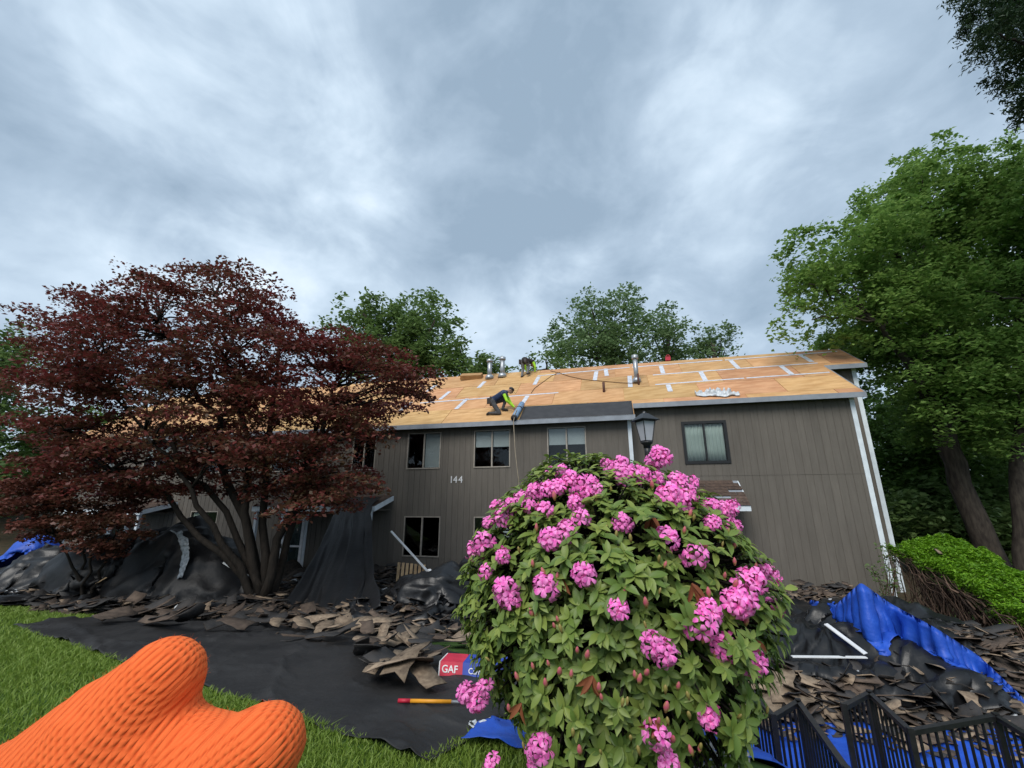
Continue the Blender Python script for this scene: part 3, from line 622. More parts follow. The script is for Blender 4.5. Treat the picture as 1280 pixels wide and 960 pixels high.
# ================================================================== HEAPS OF TORN-OFF ROOFING
def mounds():
    for nm, x0, x1, y0, y1, lab in (('debris_mound', -16.5, .9, 6.0, 17.2, 'low dark mound of roofing rubble before the long front wall'), ('debris_mound', .9, 11.5, 4.2, 12.6, 'low dark mound of roofing rubble below the bare right-hand wall')):
        xs = np.linspace(x0, x1, 150); ys = np.linspace(y0, y1, 110); X, Y = np.meshgrid(xs, ys, indexing='ij'); Z = S(X, Y)
        Z = Z - .02 + .035 * fbm(X * 6, Y * 6, 21, 3) * np.clip((Z - G(X, Y)) * 6, 0, 1)
        tag(gridmesh(nm, np.stack([X, Y, Z], -1), 'debris', thick=.2), lab, 'rubble', kind='stuff')
mounds()
SHINFO = {}
def shingle_variants():
    out = {}
    for top in ('sh_tan', 'sh_brown', 'sh_char'):
        ms = []
        for k in range(7):
            g = random.Random(k * 13 + len(top)); L_, Wd = g.uniform(.30, .85), g.uniform(.12, .30); nu, nv = 6, 3
            bend = g.uniform(-.5, .9); SHINFO[(top, k)] = (L_, bend); tw = g.uniform(-.3, .3); P = np.zeros((nu, nv, 3))
            for i in range(nu):
                for j in range(nv):
                    x = (i / (nu - 1) - .5) * L_; y = (j / (nv - 1) - .5) * Wd
                    if i in (0, nu - 1): x += g.uniform(-.05, .05)
                    if j in (0, nv - 1) : y += g.uniform(-.025, .025)
                    P[i, j] = (x, y, bend * (x * x / L_) * .5 + tw * x * y * 2 + g.uniform(-.008, .008) + .5 * bend * y * y)
            P[..., 2] -= P[..., 2].min()
            o = gridmesh('v', P, [top, 'sh_char' if k % 3 else 'sh_brown'], thick=.009, smooth=False); me = o.data; n = (nu - 1) * (nv - 1)
            mi = [0] * n + [1] * (len(me.polygons) - n); me.polygons.foreach_set('material_index', mi); bpy.data.objects.remove(o); me.name = 'shingle_piece'; ms.append(me)
        out[top] = ms
    return out
SHV = shingle_variants()
def in_poly(x, y, poly):
    r = False; n = len(poly)
    for i in range(n):
        (x0, y0), (x1, y1) = poly[i], poly[(i + 1) % n]
        if (y0 > y) != (y1 > y) and x < (x1 - x0) * (y - y0) / (y1 - y0) + x0: r = not r
    return r
WORD = {'sh_tan': 'tan', 'sh_brown': 'dark brown', 'sh_char': 'charcoal'}
HEAPS = []
def scatter(poly, n, mix, where, group, seed, scl=1.0, tilt=.28, lift=.0):
    g = random.Random(seed); xs = [p[0] for p in poly]; ys = [p[1] for p in poly]; k = 0
    while k < n:
        x, y = g.uniform(min(xs), max(xs)), g.uniform(min(ys), max(ys))
        if not in_poly(x, y, poly): continue
        p = ps(x, y); kind = g.choices(list(mix), list(mix.values()))[0]; k += 1
        vk = g.randrange(7); o = bpy.data.objects.new('shingle_piece', SHV[kind][vk]); COL.objects.link(o); o.location = Vector((p[0], p[1], max(p[2], float(G(p[0], p[1])) + .09) + g.uniform(.02, .09) + lift))
        o.rotation_euler = (g.gauss(0, tilt), g.gauss(0, tilt), g.uniform(0, 6.28)); sc = g.uniform(.55, 1.15) * scl; o.scale = (sc, sc, sc)
        L_, bd = SHINFO[(kind, vk)]; look = ('long ' if L_ * sc > .5 else 'small ' if L_ * sc < .32 else '') + ('curled ' if bd > .4 else '') + WORD[kind]
        tag(o, '%s torn shingle %s' % (look, where), 'shingle', '%s %s' % (look, group))
PM = [(318, 790), (350, 765), (420, 760), (520, 762), (575, 795), (582, 820), (540, 838), (470, 842), (400, 822)]
scatter(PM, 72, {'sh_tan': 6, 'sh_brown': 3, 'sh_char': 3}, 'in the heap before the felt-draped porch', 'pieces in the porch heap', 1, .85)
scatter([(440, 842), (520, 838), (530, 862), (480, 862)], 7, {'sh_tan': 5, 'sh_char': 2}, 'in the heap before the felt-draped porch', 'pieces in the porch heap', 2, tilt=.12)
scatter([(0, 705), (60, 735), (130, 745), (250, 752), (330, 752), (345, 785), (290, 798), (130, 790), (60, 755), (0, 748)], 66, {'sh_tan': 1, 'sh_brown': 6, 'sh_char': 5}, 'strewn round the maples and the felt-covered mound', 'pieces round the maples', 3, 1.1, .2)
scatter([(965, 850), (990, 832), (1060, 838), (1130, 828), (1250, 872), (1280, 885), (1280, 915), (1150, 915), (1000, 905), (950, 890)], 116, {'sh_tan': 6, 'sh_brown': 4, 'sh_char': 5}, 'in the slope behind the black railing', 'pieces behind the railing', 4, .82, .32)
scatter([(900, 840), (960, 830), (960, 905), (905, 905)], 18, {'sh_tan': 5, 'sh_brown': 3}, 'in the slope behind the black railing', 'pieces behind the railing', 5, .8)
RSHEET = [ps(955, 838), ps(1250, 888), py(1160, 775, 9.0), py(955, 745, 10.0)]
def scraps():
    for (x0, x1, y0, y1, n, lab, sd) in ((-15, .8, 6.2, 13.5, 15000, 'small scraps of shingle and felt littering the ground before the porches', 5), (.9, 10, 4.6, 11.6, 12000, 'small scraps of shingle and felt littering the slope behind the railing', 6)):
        g = np.random.default_rng(sd); X = g.uniform(x0, x1, n); Y = g.uniform(y0, y1, n); h = S(X, Y) - G(X, Y)
        keep = (h > .04) | (g.uniform(0, 1, n) < .02) & (X > -4) ; q = X * math.sin(A) + Y * math.cos(A); keep &= (q < 13.7) & ~in_quad(X, Y, RSHEET, -.03); X, Y = X[keep], Y[keep]; n = len(X)
        C = np.c_[X, Y, S(X, Y) + .01]; th = g.uniform(0, 6.28, n); l = (.03 + .14 * g.uniform(0, 1, n) ** 2)[:, None]; w = (.02 + .06 * g.uniform(0, 1, n) ** 2)[:, None]
        a = np.c_[np.cos(th), np.sin(th), g.normal(0, .25, n)] * l; b = np.c_[-np.sin(th), np.cos(th), g.normal(0, .25, n)] * w
        big_ = g.uniform(0, 1, n) < .16; a[big_] *= 1.7; b[big_] *= 2.0; C[big_, 2] += .04; a[:, 2] = np.clip(a[:, 2], -.06, .06); b[:, 2] = np.clip(b[:, 2], -.05, .05)
        V = np.stack([C - a - b, C + a - b * .7, C + a * .8 + b, C - a + b * .8], 1); V[..., 2] += .02
        V2 = V - np.array([0, 0, .012]); VV = np.concatenate([V, V2], 1).reshape(-1, 3); i = np.arange(n)[:, None] * 8
        q4 = [[0, 1, 2, 3], [0, 4, 5, 1], [1, 5, 6, 2], [2, 6, 7, 3], [3, 7, 4, 0]]
        Fc = np.concatenate([i + np.array([f]) for f in q4]); mi = np.tile(g.choice([0, 1, 1, 2, 2], n), 5)
        tag(link('roofing_scraps', npmesh('roofing_scraps', VV, Fc, mi), ['sh_tan', 'sh_brown', 'sh_char']), lab, 'scraps', kind='stuff')
scraps()
# ================================================================== SHEETS AND TARPS
def lump(f, c, rx, ry, h, rot=0, p=2.0):
    cx, cy = float(c[0]), float(c[1]); cr, sr = math.cos(rot), math.sin(rot)
    def k(x, y):
        dx = x - cx; dy = y - cy; u = (dx * cr + dy * sr) / rx; v = (-dx * sr + dy * cr) / ry
        r = np.minimum(np.sqrt(u * u + v * v), 1); return np.maximum(f(x, y), f(cx, cy) * np.ones_like(x) + h * (1 - r ** p) * (1 + .16 * fbm(np.asarray(x) * 1.7, np.asarray(y) * 1.7, 51)) - (r >= 1) * 9)
    return k
def sheets():
    # the sheet laid on the lawn
    P = bilin(SHEET, 170, 120); ed = 0
    P[..., :2] += .05 * np.stack([fbm(P[..., 0] * 1.4, P[..., 1] * 1.4, 31), fbm(P[..., 0] * 1.4, P[..., 1] * 1.4, 41)], -1)
    rg = 1 - np.abs(fbm(P[..., 0] * .9 + P[..., 1] * .5, P[..., 1] * 1.1, 17)); P[..., 2] = G(P[..., 0], P[..., 1]) + .03 * np.clip((.12 - (S(P[..., 0], P[..., 1]) - G(P[..., 0], P[..., 1]))) / .06, -1, 1) - .008 + .045 * np.clip(rg, 0, 1) ** 7 + .018 * np.clip(1 - np.abs(fbm(P[..., 0] * 2.2, P[..., 1] * 1.6 + P[..., 0], 27)), 0, 1) ** 8 + .012 * fbm(P[..., 0] * 2, P[..., 1] * 2, 7)
    tag(gridmesh('ground_sheet', P, 'felt_ground'), 'wide black felt sheet spread over the lawn', 'ground sheet')
    # felt thrown over the shrub mound
    c = py(212, 735, 11.6); Hm = lump(lump(S, c + np.array([.15, 0, 0]), 2.3, 1.3, 1.5, -.15, 3.2), c + np.array([-1.5, -.3, 0]), 1.2, .8, .75)
    cs = [c + np.array(q) for q in ((-3.1, -2.1, 0), (2.6, -1.8, 0), (2.6, 1.7, 0), (-2.9, 1.6, 0))]
    P = bilin(cs, 84, 60); P[..., 2] = Hm(P[..., 0], P[..., 1]).max() + .05
    X = wrinkle(drape(P, 1.42, Hm, 120, 6, seed=1, fric=.3), 0.1, 2.6, 1); tag(gridmesh('felt_cover', X, 'felt'), 'black felt draped over a big rounded mound beside the maple', 'felt cover')
    P = np.zeros((26, 7, 3)); a, b = py(222, 664, 10.72), py(226, 722, 10.45)
    mid = py(243, 680, 10.55)
    for i in range(26):
        t = i / 25; q = a * (1 - t) ** 2 + 2 * mid * t * (1 - t) + b * t * t; w = .11 * (1 - t) + .05
        for j in range(7): P[i, j] = q + U * (j - 3) / 3 * w * (1 + .3 * vn(t * 9, 1)) + NN * (-.02 - .05 * abs(vn(i * .9, j * 1.3, 4))) + np.array([0, 0, .03 * vn(i * .7, j * 1.1, 9)])
    tag(gridmesh('film_strip', P, 'silver_film'), 'crumpled silvery plastic film hanging over the black mound', 'plastic film')
    # far left heap: black over blue
    c = py(66, 705, 12.4); Hm = lump(S, c, 1.5, .9, .92, .2)
    cs = [c + np.array(q) for q in ((-1.9, -1.3, 0), (1.5, -1.1, 0), (1.4, .4, 0), (-1.5, .4, 0))]; P = bilin(cs, 56, 36); P[..., 2] = Hm(P[..., 0], P[..., 1]).max() + .05
    tag(gridmesh('felt_cover', wrinkle(drape(P, 1.45, Hm, 100, 6, seed=2, fric=.3), 0.11, 3.6, 2), 'plastic_black'), 'crumpled black sheeting on the heap left of the slim maple', 'felt cover')
    c2 = py(88, 690, 13.7); Hm = lump(lump(S, c2, 2.5, .8, .86, .0), c2 + np.array([-1.0, 0, 0]), .7, .7, .85); cs = [c2 + np.array(q) for q in ((-2.5, -.75, 0), (2.1, -.75, 0), (2.1, .9, 0), (-2.5, .9, 0))]; P = bilin(cs, 60, 26); P[..., 2] = Hm(P[..., 0], P[..., 1]).max() + .05
    tag(gridmesh('blue_tarp', wrinkle(drape(P, 1.3, Hm, 100, 6, seed=3, fric=.3), 0.06, 3, 3), 'blue_tarp'), 'blue tarpaulin under the crumpled black sheeting beside the slim maple', 'tarp')
    cs = [ps(-40, 728), ps(22, 732), ps(26, 716), ps(-30, 706)]; P = bilin(cs, 24, 16); P[..., 2] += .12
    tag(gridmesh('blue_tarp', wrinkle(drape(P, 1.12, S, 60, 5, seed=4), 0.05, 4, 4), 'blue_tarp'), 'small blue tarpaulin scrap on the ground at the lawn edge', 'tarp')
    # felt hung from the porch
    nu, nv = 60, 46; P = np.zeros((nu, nv, 3))
    tl, tr = H3(-4.75, -1.25, 1.66), H3(-3.55, -1.26, 1.62); bl, br = ps(366, 757), ps(492, 752)
    bl = bl + np.array([0, 0, .02]); br = br + np.array([0, 0, .02])
    for i in range(nu):
        u = i / (nu - 1)
        for j in range(nv):
            v = j / (nv - 1); t = tl * (1 - u) + tr * u; b = bl * (1 - u) + br * u; b[2] = S(b[0], b[1]) + .02; q = t * (1 - v) + b * v
            q[2] -= .18 * math.sin(v * math.pi); fold = (1 - abs(vn(u * 7 + .6 * vn(v * 3, u * 2, 5), v * .7, 3))) ** 2 * .55 * (v * (1.25 - v * .6)) ** .7 + .16 * vn(u * 4, v * 4, 6) * v + .05 * vn(u * 12, v * 9, 8)
            q = q - NN * (fold + .25 * math.sin(v * 3.14 * .5) * .3) ; P[i, j] = q
    top = np.array([[H3(-4.75 + 1.2 * i / (nu - 1), -1.25 + .55 * k, 1.66 + .30 * .55 * k + .03 - (0 if k else .02)) for k in (1, .5)] for i in range(nu)])
    X = np.concatenate([top, P], 1); tag(gridmesh('felt_curtain', X, 'felt'), 'long black felt curtain hanging from the porch roof to the ground', 'felt curtain')
    # shiny black crumple below the lower window
    c = ps(528, 768) + np.array([.1, .9, 0]); Hm = lump(lump(S, c, 1.0, .75, .75, .1), c + np.array([.75, .5, 0]), .7, .6, .85)
    cs = [c + np.array(q) for q in ((-1.25, -1.0, 0), (1.15, -1.15, 0), (1.5, 1.3, 0), (-1.2, 1.2, 0))]; P = bilin(cs, 70, 60); P[..., 2] = Hm(P[..., 0], P[..., 1]).max() + .05
    tag(gridmesh('black_sheeting', wrinkle(drape(P, 1.5, Hm, 120, 6, seed=5, fric=.3), 0.13, 3.6, 5), 'plastic_black'), 'shiny crumpled black sheeting below the lower window', 'sheeting')
    # right: black felt on the slope
    cs = RSHEET; P = bilin(cs, 80, 64); P[..., 2] = .15
    Hq = lump(lump(S, py(1010, 790, 9.0), 1.5, 1.2, .40, .1), py(1110, 800, 8.0), 1.4, .7, .34, -.3)
    tag(gridmesh('black_sheeting', wrinkle(drape(P, 1.25, Hq, 120, 6, seed=6, fric=.3), 0.12, 3, 6), 'plastic_black'), 'black sheeting pulled over the rubble below the bare right-hand wall', 'sheeting')
    # blue tarp ribbon from its peak down the slope
    path = [(1012, 750, .30), (1045, 756, .36), (1076, 728, .80), (1112, 754, .50), (1170, 786, .40), (1225, 822, .32), (1278, 872, .15)]
    K = []
    for (x_, y_, h_) in path: q_ = ps(x_, y_, lambda a_, b_: S(a_, b_) + h_); K.append(q_)
    K = np.array(K); t = np.linspace(0, len(K) - 1, 90); C = np.stack([np.interp(t, range(len(K)), K[:, k]) for k in range(3)], 1)
    for _ in range(2): C[1:-1] = C[1:-1] * .5 + (C[:-2] + C[2:]) * .25
    wd = np.interp(np.linspace(0, 1, 90), [0, .2, .35, .5, .75, 1], [.08, .18, .34, .22, .20, .12]); P = np.zeros((90, 38, 3))
    for i in range(90):
        for j in range(38): off = ((j - 12) / 25) * wd[i]; P[i, j] = C[i] - NN * off * .7 - ZZ * abs(off) * .45
    pin = np.zeros((90, 38), bool); pin[:, 12] = True
    Hb = lambda x, y: Hq(x, y) + .03
    X = drape(P, 1.16, Hb, 70, 6, pins=pin, seed=7, fric=.4); X = wrinkle(X, .05, 5, 7, -.7, 3.5, True); X = wrinkle(X, .02, 11, 17, -.4, 2.5, True)
    tag(gridmesh('blue_tarp', X, 'blue_tarp', thick=.002), 'bright blue tarpaulin rising to a peak against the hedge', 'tarp')
    # blue tarp along the foot of the slope and behind the rhododendron
    cs = [ps(870, 958), ps(1330, 962), ps(1330, 925), ps(878, 915)]; P = bilin(cs, 90, 24); P[..., 2] += .25
    tag(gridmesh('blue_tarp', wrinkle(drape(P, 1.09, S, 80, 6, seed=8), 0.05, 3.5, 8), 'blue_tarp'), 'blue tarpaulin laid along the ground behind the black railing', 'tarp')
    c = py(770, 720, 9.6); Hm = lump(S, c, 1.9, 1.0, .75, .0); cs = [c + np.array(q) for q in ((-2.2, -1.3, 0), (2.0, -1.2, 0), (2.0, 1.0, 0), (-2.0, 1.0, 0))]; P = bilin(cs, 50, 36); P[..., 2] = Hm(P[..., 0], P[..., 1]).max() + .05
    tag(gridmesh('blue_tarp', wrinkle(drape(P, 1.3, Hm, 90, 6, seed=9, fric=.3), 0.06, 3, 9), 'blue_tarp'), 'blue tarpaulin on the heap seen through the rhododendron', 'tarp')
    cs = [ps(585, 940), ps(690, 945), ps(700, 905), ps(600, 915)]; P = bilin(cs, 40, 24); P[..., 2] += .1
    tag(gridmesh('blue_tarp', wrinkle(drape(P, 1.15, lambda x, y: S(x, y) + .03, 60, 5, seed=10), 0.05, 5, 10), 'blue_tarp'), 'blue tarpaulin bunched at the foot of the rhododendron', 'tarp')
sheets()
# ================================================================== TREES
def poly_pts(poly, n, g):
    xs = [p[0] for p in poly]; ys = [p[1] for p in poly]; out = []
    while len(out) < n:
        x, y = g.uniform(min(xs), max(xs)), g.uniform(min(ys), max(ys))
        if in_poly(x, y, poly): out.append((x, y))
    return out
def branchwork(base, mains, ends, r0, seed, rend=.012, fork=.18, sag=.06, trunk=None, wob=.10):
    """trunk and main limbs in one mesh, thinner branches to every leaf clump in another"""
    g = np.random.default_rng(seed); tb = MB(); pts = []; base = np.asarray(base, float)
    stem = [base - ZZ * .2, base + (ZZ * .12)] + [np.asarray(q) for q in (trunk or [])]
    if trunk:
        rr = np.linspace(r0, r0 * .72, len(stem)); rr[0] = r0 * 1.35; rr[1] = r0 * 1.15
        st = np.array(stem); t = np.linspace(0, len(st) - 1, 14); C = np.stack([np.interp(t, range(len(st)), st[:, k]) for k in range(3)], 1)
        C[2:-1] += g.normal(0, r0 * .12, (11, 3)); tb.tube(C, np.interp(t, range(len(st)), rr), 12); pts += list(C[5:])
        roots = [C[i] for i in (9, 11, 12, 13)]
    else: roots = [base - ZZ * .1]
    for i, m in enumerate(mains):
        r = r0 * (.62 if trunk else .55) * g.uniform(.75, 1.1); a = roots[i % len(roots)] if trunk else base - ZZ * .15 + g.normal(0, r0 * .35, 3) * np.array([1, 1, 0])
        P = limb(tb, a, m, r, r * .22, seed * 31 + i, 8, 11, sag, wob); pts += list(P[3:])
    pts = np.array(pts); bb = MB()
    for i, e in enumerate(ends):
        d = np.linalg.norm(pts - e, axis=1) + np.maximum(0, pts[:, 2] - e[2]) * 1.5; k = int(np.argmin(d)); L_ = np.linalg.norm(pts[k] - e)
        if L_ < .05: continue
        limb(bb, pts[k], e, min(.035, .010 + .012 * L_) * (r0 / .16) ** .5, rend, seed * 77 + i, 4, 6, .05, .12)
    return tb, bb
def pads(polys, Ys, g, n):
    out = []
    for (x, y) in poly_pts(polys, n, g): out.append(py(x, y, g.uniform(*Ys)))
    return np.array(out)
def maple(name, label, base_px, poly, n, Ys, mains_px, r0, lf, seed, leafn, lsize, pr, trunk_mat='bark_dark'):
    g = random.Random(seed); gn = np.random.default_rng(seed); base = ps(*base_px); t = empty(name, base); tag(t, label, 'tree')
    C = pads(poly, Ys, g, n); mains = [py(*q) for q in mains_px]
    tb, bb = branchwork(base, mains, C, r0, seed, .006); tb.build('trunk', trunk_mat, t, True); tag(bb.build('branches', trunk_mat, t, True), kind='stuff')
    pts = []
    for c in C:
        k = int(leafn * g.uniform(.5, 1.5)); r = pr * g.uniform(.6, 1.3); a = gn.uniform(0, 6.28, k); rr = r * np.sqrt(gn.uniform(0, 1, k))
        tilt = gn.normal(0, .18, 2); x, y = np.cos(a) * rr, np.sin(a) * rr
        pts.append(c + np.c_[x, y, gn.normal(0, .045, k) + tilt[0] * x + tilt[1] * y - .16 * rr ** 2 / r])
    V, Fc, at = leaves(np.concatenate(pts), lsize, .45, .62, .15, seed=seed)
    link('crown', npmesh('crown', V, Fc, attr=at), lf, t)
maple('red_maple', 'broad dark red maple spreading in front of the townhouse', (332, 748),
      [(50, 390), (75, 374), (105, 362), (150, 362), (205, 338), (258, 330), (330, 352), (365, 395), (380, 410), (450, 412), (505, 440), (530, 470), (520, 500), (458, 545), (452, 625), (400, 640), (345, 625), (250, 612), (170, 620), (60, 608), (30, 560), (30, 480), (55, 440)],
      395, (8.6, 13.2), [(120, 470, 10), (60, 540, 9.5), (200, 400, 11.5), (270, 370, 10.6), (340, 400, 12.2), (430, 460, 10.8), (180, 540, 9.3), (400, 560, 12.4)], .19, 'lf_maple', 11, 205, .105, .70)
maple('slim_maple', 'slim bronze-leaved maple with thin stem beside the felt mound', (108, 752), [(0, 585), (45, 575), (120, 600), (165, 640), (190, 668), (130, 690), (60, 672), (10, 650)],
      46, (9.3, 10.8), [(40, 620, 10), (120, 630, 9.6), (150, 660, 10.2), (80, 600, 10.4)], .075, 'lf_maple2', 12, 220, .095, .42)
def broadleaf(name, label, base, polys, n, Ys, rr, lf, seed, per, leafn, crad, lsize, trunk, r0, bark='bark_grey', group=None, mains=6, asp=.6, flat=.6, bend=.6):
    g = random.Random(seed); t = empty(name, base); tag(t, label, 'tree', group)
    C = pads(polys, Ys, g, n); blobs = [(c, (r, r, r * .72)) for c in C for r in [g.uniform(*rr)]]
    P, cen = clumps(blobs, per, leafn, crad, seed, flat)
    tgt = [C[i] for i in sorted(range(len(C)), key=lambda i: g.random())[:mains]]
    tb, bb = branchwork(base, tgt, C, r0, seed, .02, trunk=trunk, wob=.08); tb.build('trunk', bark, t, True); tag(bb.build('branches', bark, t, True), kind='stuff')
    V, Fc, at = leaves(P, lsize, bend, asp, .25, seed=seed); link('crown', npmesh('crown', V, Fc, attr=at), lf, t)
def gz(x, y): return np.array([x, y, float(G(x, y))])
# right-hand wood
b = py(1252, 728, 15.0); b[2] = G(b[0], b[1])
broadleaf('shade_tree', 'tall bright green tree with leaning grey trunk beyond the hedge', b, [(x_ + 14, y_ + 10) for x_, y_ in [(995, 335), (1015, 290), (1060, 240), (1105, 205), (1140, 185), (1190, 205), (1225, 300), (1220, 430), (1240, 480), (1190, 530), (1115, 530), (1085, 480), (1015, 435), (995, 380)]],
          88, (13.6, 17.5), (1.0, 1.55), 'lf_bright', 21, 15, 46, .40, .17, [py(1232, 680, 15), py(1205, 610, 15.0), py(1180, 545, 15.1), py(1160, 480, 15.2)], .38)
b = py(1290, 745, 14.0); b[2] = G(b[0], b[1])
broadleaf('shade_tree', 'upright bright green tree standing right of the leaning trunk', b, [(1190, 235), (1215, 205), (1260, 195), (1330, 195), (1400, 260), (1400, 500), (1330, 540), (1260, 530), (1215, 450), (1225, 330)],
          70, (12.6, 16.0), (1.0, 1.5), 'lf_bright', 22, 14, 44, .40, .17, [py(1281, 690, 14), py(1275, 620, 14), py(1278, 540, 14), py(1290, 460, 14)], .28)
for k, (bx, by, poly, Ys, lf, lab) in enumerate([
    (24, 24, [(1095, 470), (1150, 480), (1190, 520), (1195, 640), (1150, 668), (1105, 640), (1095, 560)], (19, 23), 'lf_dark', 'dark leafy tree behind the leaning trunk near the house corner'),
    (29, 23, [(1190, 500), (1300, 500), (1330, 600), (1300, 680), (1220, 690), (1190, 640)], (20, 25), 'lf_dark', 'dark leafy tree in the wood behind the two grey trunks'),
    (33, 30, [(1120, 330), (1300, 330), (1350, 480), (1300, 560), (1130, 560)], (24, 29), 'lf_dark', 'tall dark tree at the back of the wood'),
    (26, 19.5, [(1130, 640), (1200, 630), (1330, 620), (1340, 720), (1290, 735), (1200, 705), (1140, 680)], (17.5, 20.5), 'lf_oak', 'low green understorey tree beyond the hedge')]):
    broadleaf('wood_tree', lab, gz(bx, by), poly, 44, Ys, (1.3, 2.0), lf, 30 + k, 8, 40, .55, .26, [gz(bx, by) + ZZ * q for q in (1.5, 3, 4.5)], .25, mains=5)
# behind the house
def back(name, lab, poly, n, Y, rr, lf, seed, bx, r0=.35, per=7, leafn=34, crad=.65, ls=.30, **k):
    c = py(bx, 600, Y); b = gz(c[0], c[1]); top = py(bx, min(p[1] for p in poly) * .45 + max(p[1] for p in poly) * .55, Y)
    broadleaf(name, lab, b, poly, n, (Y - 2, Y + 2), rr, lf, seed, per, leafn, crad, ls, [b * (1 - t) + top * t for t in (.4, .75, 1)], r0, **k)
back('oak_tree', 'round-crowned green oak rising behind the roof by the red maple', [(425, 395), (450, 372), (500, 366), (548, 385), (565, 408), (545, 430), (560, 455), (520, 480), (450, 470), (430, 420)], 30, 29, (1.3, 2.0), 'lf_oak', 41, 500)
back('oak_tree', 'small rounded green tree behind the two roof vents', [(560, 440), (590, 428), (610, 450), (625, 468), (610, 485), (550, 485)], 12, 28, (.9, 1.3), 'lf_oak', 42, 588, .2)
back('ash_tree', 'airy pale green tree with open crown behind the roof ridge', [(700, 410), (722, 382), (760, 372), (795, 372), (806, 400), (795, 440), (740, 455), (695, 448)], 24, 30, (1.0, 1.6), 'lf_pale', 43, 765, .25, 10, 30, .62, .27)
back('ash_tree', 'pale green tree leaning right of the airy tree behind the ridge', [(815, 400), (830, 388), (850, 405), (862, 425), (850, 450), (805, 450)], 12, 31, (.9, 1.3), 'lf_pale', 44, 835, .2, 10, 30, .6, .27)
back('ash_tree', 'smallest pale green tree top above the bare plywood ridge', [(875, 418), (892, 408), (910, 425), (912, 445), (870, 450)], 8, 32, (.8, 1.2), 'lf_pale', 45, 892, .2, 10, 30, .6, .27)
back('ash_tree', 'low green tree top behind the worker on the ridge', [(650, 452), (680, 446), (712, 450), (720, 468), (650, 475)], 9, 27, (.7, 1.1), 'lf_oak', 46, 685, .2, 7, 28, .5, .24)
# far left
back('wood_tree', 'green tree at the far left beyond the maple', [(-60, 420), (5, 400), (18, 430), (40, 480), (35, 560), (-10, 600), (-80, 560)], 24, 22, (1.2, 1.8), 'lf_oak', 47, -5, .25, 7, 36, .55, .26)
back('wood_tree', 'dark green tree on the brown slope behind the maples', [(20, 560), (80, 520), (170, 530), (200, 580), (150, 612), (60, 618)], 20, 27, (1.3, 1.9), 'lf_dark', 48, 90, .25, 7, 36, .6, .28)
back('wood_tree', 'leafy tree standing on the brown slope above the blue scrap', [(-80, 600), (-20, 590), (20, 605), (30, 630), (-30, 645)], 12, 25, (1.1, 1.5), 'lf_oak', 49, -10, .25, 7, 36, .5, .26)
# dark evergreen overhanging from the right
b = gz(12.2, 6.2); broadleaf('evergreen_tree', 'dark evergreen overhanging above the bright shade trees', b, [(1232, -60), (1238, 20), (1250, 75), (1285, 115), (1300, 135), (1420, 120), (1420, -90)], 50, (7.6, 9.4), (.55, .9), 'lf_conifer', 51, 60, 50, .24, .12, [b + np.array([.1, .3, q]) for q in (4, 8, 11)], .28, 'bark_dark', flat=.9, asp=.3, bend=.2)
